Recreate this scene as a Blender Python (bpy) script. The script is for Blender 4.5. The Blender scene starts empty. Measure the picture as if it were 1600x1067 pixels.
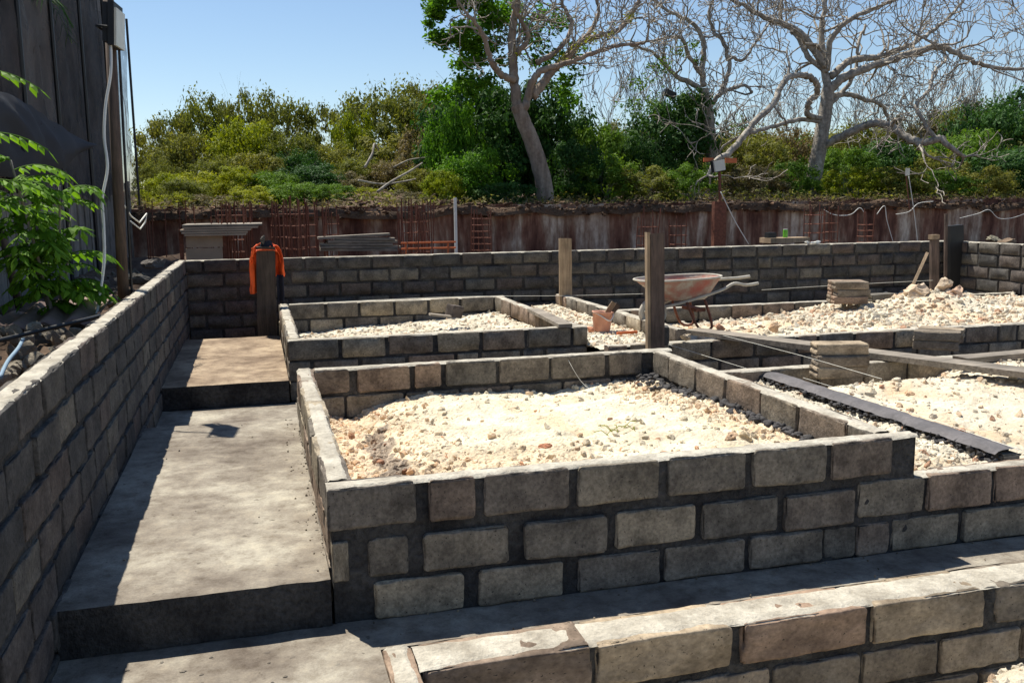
import bpy, math, random
import numpy as np
from mathutils import Vector, Matrix, noise as mn

R = random.Random(11)
rng = np.random.default_rng(11)
sc = bpy.context.scene
COL = sc.collection
CAMZ = 1.61

# ---------------------------------------------------------------- camera
YAW, PITCH, ROLL = math.radians(15.412), math.radians(8.592), math.radians(-0.659)
FPX = 1440.0
fw = Vector((math.sin(YAW) * math.cos(PITCH), math.cos(YAW) * math.cos(PITCH), -math.sin(PITCH)))
r0 = Vector((math.cos(YAW), -math.sin(YAW), 0)); u0 = r0.cross(fw)
rt = r0 * math.cos(ROLL) + u0 * math.sin(ROLL)
up = -r0 * math.sin(ROLL) + u0 * math.cos(ROLL)
cd = bpy.data.cameras.new('camera'); cam = bpy.data.objects.new('camera', cd); COL.objects.link(cam)
cam.matrix_world = Matrix(((rt.x, up.x, -fw.x, 0), (rt.y, up.y, -fw.y, 0), (rt.z, up.z, -fw.z, CAMZ), (0, 0, 0, 1)))
cd.sensor_fit = 'HORIZONTAL'; cd.sensor_width = 36.0; cd.lens = FPX / 1600 * 36.0
cd.clip_start = 0.05; cd.clip_end = 2000
sc.camera = cam

# ---------------------------------------------------------------- sky, sun, exposure
SUN = Vector((0.235, -0.43, -1.0)).normalized()          # direction the light travels
el = math.asin(-SUN.z); az = math.atan2(-SUN.x, -SUN.y)
w = bpy.data.worlds.new('World'); sc.world = w; w.use_nodes = True
nt = w.node_tree
bg = nt.nodes['Background']; sky = nt.nodes.new('ShaderNodeTexSky'); sky.sky_type = 'NISHITA'
sky.sun_disc = False; sky.sun_elevation = el; sky.sun_rotation = az
sky.air_density = 1.0; sky.dust_density = 0.1; sky.ozone_density = 2.6; sky.altitude = 0
nt.links.new(sky.outputs[0], bg.inputs[0]); bg.inputs[1].default_value = 0.062
sl = bpy.data.lights.new('sun', 'SUN'); sl.energy = 3.7; sl.angle = math.radians(0.5); sl.color = (1.0, 0.94, 0.82)
so = bpy.data.objects.new('sun', sl); COL.objects.link(so); so.location = (-5, 9, 20)
so.rotation_euler = SUN.to_track_quat('-Z', 'Y').to_euler()
sc.view_settings.view_transform = 'Standard'; sc.view_settings.look = 'None'
sc.view_settings.gamma = 1.0; sc.view_settings.exposure = 1.03
sc.render.resolution_x = 1024; sc.render.resolution_y = 682

# ---------------------------------------------------------------- helpers
def ray(px, py):
    return rt * ((px - 800) / FPX) + up * (-(py - 533.5) / FPX) + fw
def at(px, py, Y):
    d = ray(px, py); p = d * (Y / d.y); return Vector((p.x, p.y, p.z + CAMZ))
def atx(px, py, X):
    d = ray(px, py); p = d * (X / d.x); return Vector((p.x, p.y, p.z + CAMZ))
def atz(px, py, z):
    d = ray(px, py); p = d * ((z - CAMZ) / d.z); return Vector((p.x, p.y, z))

def nz(x, y, z=0.0, s=0.0):
    return mn.noise(Vector((x + s * 17.3, y - s * 7.1, z + s * 3.7)))
def fbm(x, y, z=0.0, o=4, s=0.0):
    a = 0; f = 1; g = 1
    for _ in range(o):
        a += g * nz(x * f, y * f, z * f, s); f *= 2.1; g *= .5
    return a

class MB:
    """collects geometry (with optional vertex colours) for ONE mesh object"""
    def __init__(s): s.v = []; s.f = []; s.c = []; s.n = 0
    def add(s, v, f, c=None):
        v = np.asarray(v, np.float32).reshape(-1, 3); s.v.append(v)
        s.f.extend([tuple(i + s.n for i in q) for q in f] if s.n else [tuple(q) for q in f])
        cc = np.ones((len(v), 4), np.float32)
        if c is not None: cc[:, :3] = c
        s.c.append(cc); s.n += len(v)
    def addarr(s, v, f, c=None):       # f: int array (n,k)
        s.add(v, (np.asarray(f)).tolist(), c)
    def box(s, cx, cy, cz, dx, dy, dz, rz=0.0, c=None, m=None):
        x, y, z = dx / 2, dy / 2, dz / 2
        P = [(-x, -y, -z), (x, -y, -z), (x, y, -z), (-x, y, -z), (-x, -y, z), (x, -y, z), (x, y, z), (-x, y, z)]
        M = m if m is not None else Matrix.Translation((cx, cy, cz)) @ Matrix.Rotation(rz, 4, 'Z')
        s.add([tuple(M @ Vector(p)) for p in P], [(0, 3, 2, 1), (4, 5, 6, 7), (0, 1, 5, 4), (1, 2, 6, 5), (2, 3, 7, 6), (3, 0, 4, 7)], c)
    def tube(s, pts, rad, n=6, c=None, cap=True):
        pts = [Vector(p) for p in pts]; m = len(pts)
        if not hasattr(rad, '__len__'): rad = [rad] * m
        V = []; ref = Vector((0, 0, 1)); prev = None
        for i, p in enumerate(pts):
            t = (pts[min(i + 1, m - 1)] - pts[max(i - 1, 0)])
            t = t.normalized() if t.length > 1e-9 else Vector((0, 0, 1))
            if prev is None:
                a = t.cross(ref)
                if a.length < 1e-3: a = t.cross(Vector((1, 0, 0)))
            else:
                a = prev - t * prev.dot(t)
                if a.length < 1e-6: a = t.cross(ref)
            a.normalize(); prev = a; b = t.cross(a)
            for k in range(n):
                an = 2 * math.pi * k / n
                q = p + (a * math.cos(an) + b * math.sin(an)) * rad[i]; V.append(q[:])
        F = [(i * n + k, i * n + (k + 1) % n, (i + 1) * n + (k + 1) % n, (i + 1) * n + k) for i in range(m - 1) for k in range(n)]
        if cap: F += [tuple(range(n))[::-1], tuple((m - 1) * n + k for k in range(n))]
        s.add(V, F, c)
    def grid(s, fn, nu, nv, c=None, close=False):
        V = [fn(i / nu, j / nv) for j in range(nv + 1) for i in range(nu + 1)]
        F = [(j * (nu + 1) + i, j * (nu + 1) + i + 1, (j + 1) * (nu + 1) + i + 1, (j + 1) * (nu + 1) + i) for j in range(nv) for i in range(nu)]
        s.add(V, F, c)
    def mesh(s, name, smooth=False, col=False):
        me = bpy.data.meshes.new(name)
        V = np.concatenate(s.v)
        me.from_pydata(V.tolist(), [], s.f)
        if col:
            ca = me.color_attributes.new('Col', 'FLOAT_COLOR', 'POINT')
            ca.data.foreach_set('color', np.concatenate(s.c).ravel())
        if smooth: me.polygons.foreach_set('use_smooth', [True] * len(me.polygons))
        me.update(); return me
    def build(s, name, mat, parent=None, smooth=False, col=False):
        me = s.mesh(name, smooth, col)
        if parent is not None:                       # geometry was given in world space
            l = parent.location
            if l.length: me.transform(Matrix.Translation(-l))
        me.materials.append(mat)
        return link(name, me, parent)

def link(name, me, parent=None, loc=None, rot=None, scale=None):
    o = bpy.data.objects.new(name, me); COL.objects.link(o)
    if parent is not None: o.parent = parent
    if loc is not None: o.location = loc
    if rot is not None: o.rotation_euler = rot
    if scale is not None: o.scale = scale
    return o
def tag(o, label=None, cat=None, group=None, kind=None):
    if label: o['label'] = label
    if cat: o['category'] = cat
    if group: o['group'] = group
    if kind: o['kind'] = kind
    return o
def thing(name, label, cat, loc=(0, 0, 0), group=None):
    o = bpy.data.objects.new(name, None); COL.objects.link(o); o.location = loc; o.empty_display_size = .1
    return tag(o, label, cat, group, 'thing')
def struct(o): o['kind'] = 'structure'; return o

# ---------------------------------------------------------------- materials
def mat_base(name):
    m = bpy.data.materials.new(name); m.use_nodes = True; t = m.node_tree
    return m, t, t.nodes['Principled BSDF']
def tex(t, kind, scale, coord, detail=4, rough=.55, stretch=None, dist=0):
    n = t.nodes.new(kind)
    if 'Scale' in n.inputs: n.inputs['Scale'].default_value = scale
    if kind == 'ShaderNodeTexNoise':
        n.inputs['Detail'].default_value = detail; n.inputs['Roughness'].default_value = rough; n.inputs['Distortion'].default_value = dist
    if stretch is not None:
        mp = t.nodes.new('ShaderNodeMapping'); mp.inputs['Scale'].default_value = stretch
        t.links.new(coord, mp.inputs['Vector']); coord = mp.outputs[0]
    t.links.new(coord, n.inputs['Vector'])
    return n
def ramp(t, src, stops):
    r = t.nodes.new('ShaderNodeValToRGB'); e = r.color_ramp.elements
    while len(e) < len(stops): e.new(0.5)
    for k, (p, c) in enumerate(stops):
        e[k].position = p; e[k].color = (*c, 1) if len(c) == 3 else c
    t.links.new(src, r.inputs[0]); return r.outputs[0]
def mixc(t, a, b, fac, mode='MIX'):
    n = t.nodes.new('ShaderNodeMix'); n.data_type = 'RGBA'; n.blend_type = mode
    for sock, val in ((n.inputs[0], fac), (n.inputs[6], a), (n.inputs[7], b)):
        if isinstance(val, (int, float)): sock.default_value = val
        elif isinstance(val, tuple): sock.default_value = (*val, 1)
        else: t.links.new(val, sock)
    return n.outputs[2]
def bump(t, bs, src, strength, dist):
    b = t.nodes.new('ShaderNodeBump'); b.inputs['Strength'].default_value = strength; b.inputs['Distance'].default_value = dist
    t.links.new(src, b.inputs['Height']); t.links.new(b.outputs[0], bs.inputs['Normal'])
def G(v): return (v, v, v)

def m_rough(name, c1, c2, scale=6, rough=.9, bs=.6, bd=.01, bscale=60, objrand=None, spots=None, coord='Object', stretch=None, attr=False, fine=.25):
    m, t, b = mat_base(name)
    tc = t.nodes.new('ShaderNodeTexCoord'); co = tc.outputs[coord]
    if coord == 'Object' and objrand is not None:      # shift the pattern from piece to piece
        oi = t.nodes.new('ShaderNodeObjectInfo'); va = t.nodes.new('ShaderNodeVectorMath'); va.operation = 'MULTIPLY_ADD'
        t.links.new(oi.outputs['Random'], va.inputs[0]); va.inputs[1].default_value = (37, 51, 23); t.links.new(co, va.inputs[2]); co = va.outputs[0]
    n1 = tex(t, 'ShaderNodeTexNoise', scale, co, 5, .6, stretch)
    col = ramp(t, n1.outputs[0], [(.36, c1), (.62, c2)])
    n2 = tex(t, 'ShaderNodeTexNoise', bscale, co, 4, .65)
    fr = ramp(t, n2.outputs[0], [(.3, G(1 - fine)), (.7, G(1 + fine * .4))])
    col = mixc(t, col, fr, 1.0, 'MULTIPLY')
    if objrand:
        oc = ramp(t, oi.outputs['Random'], objrand)
        col = mixc(t, col, oc, 1.0, 'MULTIPLY')
    if spots:
        v = tex(t, 'ShaderNodeTexNoise', spots[0], co, 3, .5)
        f = ramp(t, v.outputs[0], [(spots[1], G(0)), (spots[1] + .06, G(1))])
        col = mixc(t, col, spots[2], f)
    if attr:
        a = t.nodes.new('ShaderNodeAttribute'); a.attribute_name = 'Col'
        col = mixc(t, col, a.outputs['Color'], 1.0, 'MULTIPLY')
    t.links.new(col, b.inputs['Base Color']); b.inputs['Roughness'].default_value = rough
    b.inputs['Specular IOR Level'].default_value = .25
    bump(t, b, n2.outputs[0], bs, bd)
    return m
def m_plain(name, c, rough=.6, metal=0.0, var=.3, scale=8):
    m, t, b = mat_base(name); tc = t.nodes.new('ShaderNodeTexCoord')
    n = tex(t, 'ShaderNodeTexNoise', scale, tc.outputs['Object'], 5, .6)
    col = ramp(t, n.outputs[0], [(.3, tuple(x * (1 - var) for x in c)), (.7, tuple(min(1, x * (1 + var * .5)) for x in c))])
    t.links.new(col, b.inputs['Base Color']); b.inputs['Roughness'].default_value = rough; b.inputs['Metallic'].default_value = metal
    bump(t, b, n.outputs[0], .2, .004)
    return m
def m_wood(name, c1, c2, stretch=(14, 14, 1.2), rough=.85):
    m, t, b = mat_base(name); tc = t.nodes.new('ShaderNodeTexCoord')
    n = tex(t, 'ShaderNodeTexNoise', 3, tc.outputs['Object'], 6, .65, stretch, .6)
    n2 = tex(t, 'ShaderNodeTexNoise', 3.0, tc.outputs['Object'], 4, .6)
    col = ramp(t, n.outputs[0], [(.3, c1), (.68, c2)])
    col = mixc(t, col, ramp(t, n2.outputs[0], [(.35, G(.55)), (.6, G(1.0))]), 1.0, 'MULTIPLY')
    t.links.new(col, b.inputs['Base Color']); b.inputs['Roughness'].default_value = rough
    bump(t, b, n.outputs[0], .5, .006)
    return m
def m_leaf(name, c1, c2, trans=.35):
    m, t, b = mat_base(name); out = t.nodes['Material Output']
    a = t.nodes.new('ShaderNodeAttribute'); a.attribute_name = 'Col'
    oi = t.nodes.new('ShaderNodeObjectInfo')
    sep = t.nodes.new('ShaderNodeSeparateColor'); t.links.new(a.outputs['Color'], sep.inputs[0])
    col = ramp(t, sep.outputs[0], [(0., c1), (1., c2)])
    col = mixc(t, col, ramp(t, oi.outputs['Random'], [(0, (.8, .85, .8)), (1, (1.15, 1.05, .95))]), 1.0, 'MULTIPLY')
    t.links.new(col, b.inputs['Base Color']); b.inputs['Roughness'].default_value = .6; b.inputs['Specular IOR Level'].default_value = .15
    tr = t.nodes.new('ShaderNodeBsdfTranslucent'); t.links.new(mixc(t, col, (1.0, 1.0, .45), 1.0, 'MULTIPLY'), tr.inputs[0])
    mx = t.nodes.new('ShaderNodeMixShader'); mx.inputs[0].default_value = trans
    t.links.new(b.outputs[0], mx.inputs[1]); t.links.new(tr.outputs[0], mx.inputs[2]); t.links.new(mx.outputs[0], out.inputs[0])
    return m

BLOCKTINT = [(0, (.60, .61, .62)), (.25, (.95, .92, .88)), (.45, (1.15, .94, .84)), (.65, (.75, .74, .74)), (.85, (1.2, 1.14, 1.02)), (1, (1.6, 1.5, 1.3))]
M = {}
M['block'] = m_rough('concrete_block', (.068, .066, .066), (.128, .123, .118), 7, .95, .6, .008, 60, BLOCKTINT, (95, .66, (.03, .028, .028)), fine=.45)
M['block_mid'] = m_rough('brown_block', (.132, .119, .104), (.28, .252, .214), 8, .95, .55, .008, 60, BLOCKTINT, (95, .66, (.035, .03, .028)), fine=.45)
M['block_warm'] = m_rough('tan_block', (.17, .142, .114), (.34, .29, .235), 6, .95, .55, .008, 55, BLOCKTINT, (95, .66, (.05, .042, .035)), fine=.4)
M['mortar'] = m_rough('cement_mortar', (.026, .025, .027), (.085, .082, .080), 3.5, .95, 1.0, .02, 40, fine=.5)
M['smear_sun_paint'] = m_rough('dry_mortar_sun_paint', (.33, .30, .25), (.54, .505, .43), 7, .95, .9, .01, 60)  # pale for mortar smears and for sunlit tops: brightness painted into the colour
M['wet'] = m_rough('wet_mortar', (.035, .034, .036), (.075, .072, .075), 8, .7, .8, .01, 60)
M['wettop'] = m_rough('trowelled_mortar', (.10, .095, .10), (.15, .14, .145), 5, .75, .4, .006, 50)
M['rubble'] = m_rough('limestone_rubble', (.55, .49, .395), (.74, .685, .575), 4, .95, .9, .012, 80, attr=True)
M['soil'] = m_rough('soil', (.075, .05, .035), (.16, .105, .07), 2.5, .95, 1.0, .03, 18)
M['wood'] = m_wood('weathered_wood', (.06, .043, .036), (.17, .118, .092))
M['wood_dark'] = m_wood('dark_wood', (.045, .036, .03), (.115, .088, .07))
M['wood_light'] = m_wood('pale_wood', (.26, .18, .11), (.46, .34, .22))
M['wood_x'] = m_wood('plank_wood', (.13, .11, .09), (.38, .33, .27), (1.2, 14, 14))
M['ply'] = m_plain('plywood', (.42, .33, .25), .8, 0, .25, 3)
M['rust'] = m_plain('rusty_steel', (.19, .07, .042), .8, .1, .5, 20)
M['black'] = m_plain('black_plastic', (.012, .012, .013), .5, 0, .3)
M['white'] = m_plain('white_plastic', (.72, .72, .68), .4, 0, .1)
M['lens'] = m_plain('lamp_glass', (.62, .60, .52), .25, 0, .1)
M['string'] = m_plain('nylon_string', (.75, .74, .68), .6, 0, .1)
M['orange'] = m_plain('orange_cloth', (.80, .10, .012), .7, 0, .2, 10)
M['navy'] = m_plain('navy_cloth', (.012, .015, .03), .9, 0, .3)
M['green'] = m_plain('green_can', (.16, .52, .04), .4, 0, .1)
M['orange_paint'] = m_plain('orange_board', (.55, .14, .04), .6, 0, .3)
M['bark'] = m_rough('pale_bark', (.26, .225, .185), (.46, .42, .36), 3, .9, .8, .02, 14, stretch=(2, 2, .5), fine=.5)
M['bark_brown'] = m_rough('brown_bark', (.22, .165, .125), (.40, .32, .25), 3, .9, .8, .02, 14, stretch=(2, 2, .5))
M['twig'] = m_plain('twig', (.27, .245, .215), .9, 0, .3, 3)
M['leaf_dark'] = m_leaf('dark_leaf', (.014, .05, .012), (.07, .17, .035), .28)
M['leaf_mid'] = m_leaf('green_leaf', (.05, .12, .012), (.19, .33, .04), .40)
M['leaf_lime'] = m_leaf('lime_leaf', (.15, .20, .010), (.38, .42, .03), .45)
M['leaf_olive'] = m_leaf('olive_leaf', (.085, .105, .020), (.30, .31, .07), .42)
M['leaf_dry'] = m_leaf('dry_leaf', (.10, .085, .045), (.27, .23, .13), .32)
M['leaf_sap'] = m_leaf('sapling_leaf', (.06, .16, .012), (.20, .40, .035), .45)

def m_floor(tintc=(1, 1, 1), name='concrete_floor'):
    m, t, b = mat_base(name); tc = t.nodes.new('ShaderNodeTexCoord'); co = tc.outputs['Object']
    n1 = tex(t, 'ShaderNodeTexNoise', 2.6, co, 7, .6)
    n2 = tex(t, 'ShaderNodeTexNoise', 12, co, 10, .74)
    n3 = tex(t, 'ShaderNodeTexNoise', 110, co, 4, .7)
    c = ramp(t, n1.outputs[0], [(.32, (.14, .116, .096)), (.5, (.25, .22, .182)), (.66, (.38, .35, .292))])
    c = mixc(t, c, ramp(t, n2.outputs[0], [(.34, (.66, .62, .58)), (.5, G(1)), (.66, (1.28, 1.27, 1.22))]), 1.0, 'MULTIPLY')
    c = mixc(t, c, ramp(t, n3.outputs[0], [(.3, G(.82)), (.7, G(1.06))]), 1.0, 'MULTIPLY')
    n4 = tex(t, 'ShaderNodeTexNoise', 26, co, 2, .5)
    c = mixc(t, c, (.09, .075, .06), ramp(t, n4.outputs[0], [(.70, G(0)), (.74, G(.7))]))
    c = mixc(t, c, tintc, 1.0, 'MULTIPLY')
    t.links.new(c, b.inputs['Base Color']); b.inputs['Roughness'].default_value = .9; b.inputs['Specular IOR Level'].default_value = .2
    ad = t.nodes.new('ShaderNodeMath'); ad.operation = 'MULTIPLY_ADD'; ad.inputs[1].default_value = .35
    t.links.new(n3.outputs[0], ad.inputs[0]); t.links.new(n2.outputs[0], ad.inputs[2])
    bump(t, b, ad.outputs[0], .7, .012)
    return m
M['floor'] = m_floor()
M['floor_warm'] = m_floor((1.1, .95, .82), 'warm_concrete_floor')
def m_stained():
    m, t, b = mat_base('stained_concrete'); tc = t.nodes.new('ShaderNodeTexCoord'); co = tc.outputs['Object']
    n1 = tex(t, 'ShaderNodeTexNoise', 1.6, co, 6, .65, (1.6, 1, .22), .3)
    n2 = tex(t, 'ShaderNodeTexNoise', 9, co, 8, .72, (1.3, 1, .5))
    n3 = tex(t, 'ShaderNodeTexNoise', 1.1, co, 4, .6)
    c = ramp(t, n1.outputs[0], [(.38, (.13, .055, .038)), (.47, (.27, .14, .095)), (.545, (.40, .29, .21)), (.63, (.70, .61, .50))])
    c = mixc(t, c, ramp(t, n2.outputs[0], [(.3, (.5, .42, .4)), (.65, G(1.05))]), 1.0, 'MULTIPLY')
    c = mixc(t, c, ramp(t, n3.outputs[0], [(.33, (.5, .42, .4)), (.55, G(1))]), 1.0, 'MULTIPLY')
    t.links.new(c, b.inputs['Base Color']); b.inputs['Roughness'].default_value = .95
    bump(t, b, n2.outputs[0], .5, .03)
    return m
M['stained'] = m_stained()
def m_net(name, c, lo, hi, scale):
    m, t, b = mat_base(name); out = t.nodes['Material Output']; tc = t.nodes.new('ShaderNodeTexCoord')
    n = tex(t, 'ShaderNodeTexNoise', scale, tc.outputs['Object'], 5, .6)
    n2 = tex(t, 'ShaderNodeTexNoise', 9, tc.outputs['Object'], 2, .5)
    f = ramp(t, n.outputs[0], [(.3, G(lo)), (.7, G(hi))])
    hole = ramp(t, n2.outputs[0], [(.70, G(1)), (.72, G(.15))])
    mu = mixc(t, f, hole, 1.0, 'MULTIPLY')
    b.inputs['Base Color'].default_value = (*c, 1); b.inputs['Roughness'].default_value = .9
    tr = t.nodes.new('ShaderNodeBsdfTransparent'); mx = t.nodes.new('ShaderNodeMixShader')
    t.links.new(mu, mx.inputs[0]); t.links.new(tr.outputs[0], mx.inputs[1]); t.links.new(b.outputs[0], mx.inputs[2]); t.links.new(mx.outputs[0], out.inputs[0])
    return m
M['net'] = m_net('shade_net', (.05, .047, .047), .2, .9, 2.4)
M['net_grey'] = m_net('grey_shade_net', (.13, .125, .122), .3, .8, 2.0)
M['cloth_dark'] = m_net('dark_shade_cloth', (.026, .028, .036), .93, 1.0, 1.0)
def m_barrow():
    m, t, b = mat_base('barrow_paint'); tc = t.nodes.new('ShaderNodeTexCoord')
    n = tex(t, 'ShaderNodeTexNoise', 5, tc.outputs['Object'], 5, .65)
    c = ramp(t, n.outputs[0], [(.38, (.40, .36, .30)), (.5, (.33, .19, .15)), (.64, (.36, .10, .075))])
    t.links.new(c, b.inputs['Base Color']); b.inputs['Roughness'].default_value = .7; bump(t, b, n.outputs[0], .3, .005)
    return m
M['barrow'] = m_barrow()
M['barrow_rim'] = m_plain('cement_crust', (.46, .43, .37), .9, 0, .3, 14)
M['bucket'] = m_plain('bucket_plastic', (.62, .30, .20), .6, 0, .35, 9)
M['house'] = m_rough('house_wall', (.04, .03, .026), (.20, .15, .13), 1.8, .9, .4, .02, 8)
M['panel_grey'] = m_rough('grey_house_wall', (.04, .037, .036), (.24, .215, .20), 1.4, .9, .4, .02, 6)
M['roof'] = m_plain('roof_tile', (.17, .075, .05), .8, 0, .4, 5)
M['board'] = m_wood('grey_boards', (.13, .12, .105), (.32, .295, .26))
M['pink'] = m_plain('pink_sheet', (.24, .165, .14), .8, 0, .4, 4)
M['blue'] = m_plain('blue_rope', (.20, .30, .40), .7, 0, .2)

# ================================================================ SETTING
# ---- ground: one sheet to the horizon, its middle sunk below the building works
g = MB()
g.grid(lambda u, v: (-300 + 620 * u, -60 + 660 * v, -1.05), 6, 6)
struct(g.build('ground', M['soil']))

def slab(name, x0, x1, y0, y1, z0, z1, edge=.006, res=.06, m='floor'):
    """concrete slab: top sheet with a slightly ragged edge, and its four sides"""
    b = MB(); nx = max(2, int((x1 - x0) / res)); ny = max(2, int((y1 - y0) / res))
    def top(u, v):
        x = x0 + (x1 - x0) * u; y = y0 + (y1 - y0) * v
        e = 1 if (u in (0, 1) or v in (0, 1)) else 0
        z = z1 + .004 * fbm(x * 1.5, y * 1.5, z1) - e * .004 * abs(nz(x * 9, y * 9, 3))
        if v == 0: y += edge * nz(x * 7, 5, z1) + edge * .7 * nz(x * 23, 5, z1)
        return (x, y, z)
    b.grid(top, nx, ny)
    xs = [x0 + (x1 - x0) * i / nx for i in range(nx + 1)]
    V = []; F = []
    for i in range(nx + 1):
        t = top(i / nx, 0); V += [t, (t[0], t[1] + .004 * nz(t[0] * 11, 2, 1), z0)]
    F = [(2 * i + 1, 2 * i + 3, 2 * i + 2, 2 * i) for i in range(nx)]
    rz_ = MB(); rz_.add(V, F)
    for (xa, ya, xb, yb) in ((x1, y0, x1, y1), (x1, y1, x0, y1), (x0, y1, x0, y0)):
        b.add([(xa, ya, z0), (xb, yb, z0), (xb, yb, z1 - .003), (xa, ya, z1 - .003)], [(0, 1, 2, 3)])
    o = struct(b.build(name, M[m], smooth=False)); rz_.build('riser', M['mortar'], o); return o

slab('path', -.755, .365, .2, 3.44, -1.0, 0.0)
slab('path_strip', .365, 8.5, 3.187, 3.44, -1.0, -.002)
slab('path_landing', -.755, .212, 3.425, 6.25, .002, .19, .010)
slab('trench_floor', -.755, 9.0, 6.255, 7.40, -1.0, .05)
slab('path_landing', -.755, .20, 7.405, 10.05, .052, .232, .010, m='floor_warm')
slab('trench_floor', -.755, 9.2, 10.06, 10.74, -1.0, .03)
slab('base_floor', .215, 9.2, 3.445, 6.25, -1.0, -.03, res=.4)
slab('base_floor', .21, 9.2, 7.41, 10.05, -1.0, .02, res=.4)
# yard behind the left wall: earth and rubble nearly level with the wall top
y = MB()
def yard(u, v):
    X = -.87 - 12 * u ** 1.6; Y = -3 + 19 * v
    z = .80 + .06 * fbm(X * 1.4, Y * 1.4, 1) + .05 * fbm(X * 5, Y * 5, 2) - .05 * max(0, 1 - u * 12)
    return (X, Y, z)
y.grid(yard, 60, 150); y.add([(-.87, -3, -1), (-.87, 16, -1), (-.87, 16, .75), (-.87, -3, .75)], [(0, 1, 2, 3)])
struct(y.build('yard_soil', M['soil'], smooth=True))
# ---- dug ground behind the back wall and the bank above the retaining wall
y = MB()
y.grid(lambda u, v: (-.9 + 34 * u, 10.9 + 6 * v, .42 + .12 * fbm(34 * u, 6 * v, 2)), 60, 14)
struct(y.build('dug_ground', M['soil'], smooth=True))
RWY = 16.8
def bank_z(X, Y):
    z = 1.52 + .10 * fbm(X * .5, Y * .5, 7) + .06 * fbm(X * 1.7, Y * 1.7, 3) + .02 * (Y - 17)
    z += .25 * math.exp(-((X - 2.2) / 3.5) ** 2) * max(0, min(1, (Y - 17.2) / 3))
    return z
y = MB()
def bank(u, v):
    X = -30 + 110 * u; Y = RWY - .12 + 70 * v ** 2.2
    z = bank_z(X, Y)
    if v == 0: z -= .14 + .09 * nz(X * 3, 1, 0); Y += .12 * nz(X * 2.2, 4, 0)
    return (X, Y, z)
y.grid(bank, 260, 50)
struct(y.build('bank', M['soil'], smooth=True))

# ================================================================ BLOCKS AND WALLS
BL, BH, BT = .365, .155, .105
def block_mesh(name, L, H, T, nx, nzz, ny, r, amp, chip, seed, groove=False):
    def axis(h, n):
        inner = [(-h + r) + (2 * h - 2 * r) * i / n for i in range(n + 1)]
        if n >= 5: inner = sorted(inner + [-h + .013, h - .013] + ([-h + .021, h - .021] if n > 6 else []))
        return [-h, -h + r * .4] + inner + [h - r * .4, h]
    X, Y, Z = axis(L / 2, nx), axis(T / 2, ny), axis(H / 2, nzz)
    nX, nY, nZ = len(X) - 1, len(Y) - 1, len(Z) - 1
    idx = {}; V = []
    hx, hy, hz = L / 2 - r, T / 2 - r, H / 2 - r
    def vid(i, j, k):
        if (i, j, k) in idx: return idx[(i, j, k)]
        p = Vector((X[i], Y[j], Z[k]))
        q = Vector((max(-hx, min(hx, p.x)), max(-hy, min(hy, p.y)), max(-hz, min(hz, p.z))))
        d = p - q; n_in = sum(abs(c) > 1e-6 for c in d)
        if d.length > 1e-6:
            nrm = d.normalized(); p = q + nrm * r
        else: nrm = Vector((0, 0, 1))
        s = seed * 9.7
        a = amp * mn.noise(p * 9 + Vector((s, 0, 0))) + amp * .6 * mn.noise(p * 28 + Vector((0, s, 0)))
        if n_in >= 2: a -= chip * max(0, mn.noise(p * 13 + Vector((0, 0, s))) + .05) * (1.6 if n_in == 3 else 1)
        p = p + nrm * a
        rc = .014 + .012 * mn.noise(Vector((math.copysign(3.1, p.x) + s, math.copysign(5.3, p.z), 1.0)))
        ax_, az_ = abs(p.x) - (L / 2 - rc), abs(p.z) - (H / 2 - rc)
        if ax_ > 0 and az_ > 0:
            k = max(ax_, az_) / math.hypot(ax_, az_)
            p.x = math.copysign(L / 2 - rc + ax_ * k, p.x); p.z = math.copysign(H / 2 - rc + az_ * k, p.z)
        if groove and (i in (0, nX)) and abs(p.y) < T * .2: p.x *= .93
        idx[(i, j, k)] = len(V); V.append(p[:]); return idx[(i, j, k)]
    F = []
    for i in range(nX):
        for k in range(nZ):
            F.append((vid(i, 0, k), vid(i + 1, 0, k), vid(i + 1, 0, k + 1), vid(i, 0, k + 1)))
            F.append((vid(i, nY, k + 1), vid(i + 1, nY, k + 1), vid(i + 1, nY, k), vid(i, nY, k)))
        for j in range(nY):
            F.append((vid(i, j, nZ), vid(i + 1, j, nZ), vid(i + 1, j + 1, nZ), vid(i, j + 1, nZ)))
            F.append((vid(i, j + 1, 0), vid(i + 1, j + 1, 0), vid(i + 1, j, 0), vid(i, j, 0)))
    for j in range(nY):
        for k in range(nZ):
            F.append((vid(0, j + 1, k), vid(0, j, k), vid(0, j, k + 1), vid(0, j + 1, k + 1)))
            F.append((vid(nX, j, k), vid(nX, j + 1, k), vid(nX, j + 1, k + 1), vid(nX, j, k + 1)))
    me = bpy.data.meshes.new(name); me.from_pydata(V, [], F)
    me.polygons.foreach_set('use_smooth', [True] * len(me.polygons))
    me.materials.append(M['block']); me.update(); return me
NEAR = [block_mesh('block', BL, BH, BT, 18, 8, 3, .0055, .0048, .036, s) for s in range(12)]
NEARH = [block_mesh('block', BL * .5, BH, BT, 9, 8, 3, .006, .0048, .036, s + 40) for s in range(4)]
FAR = [block_mesh('block', BL, BH, BT, 5, 2, 1, .007, .004, .022, s + 80) for s in range(8)]
GRV = [block_mesh('block', BL, BH, BT, 5, 2, 4, .008, .003, .012, s + 120, True) for s in range(5)]

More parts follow.
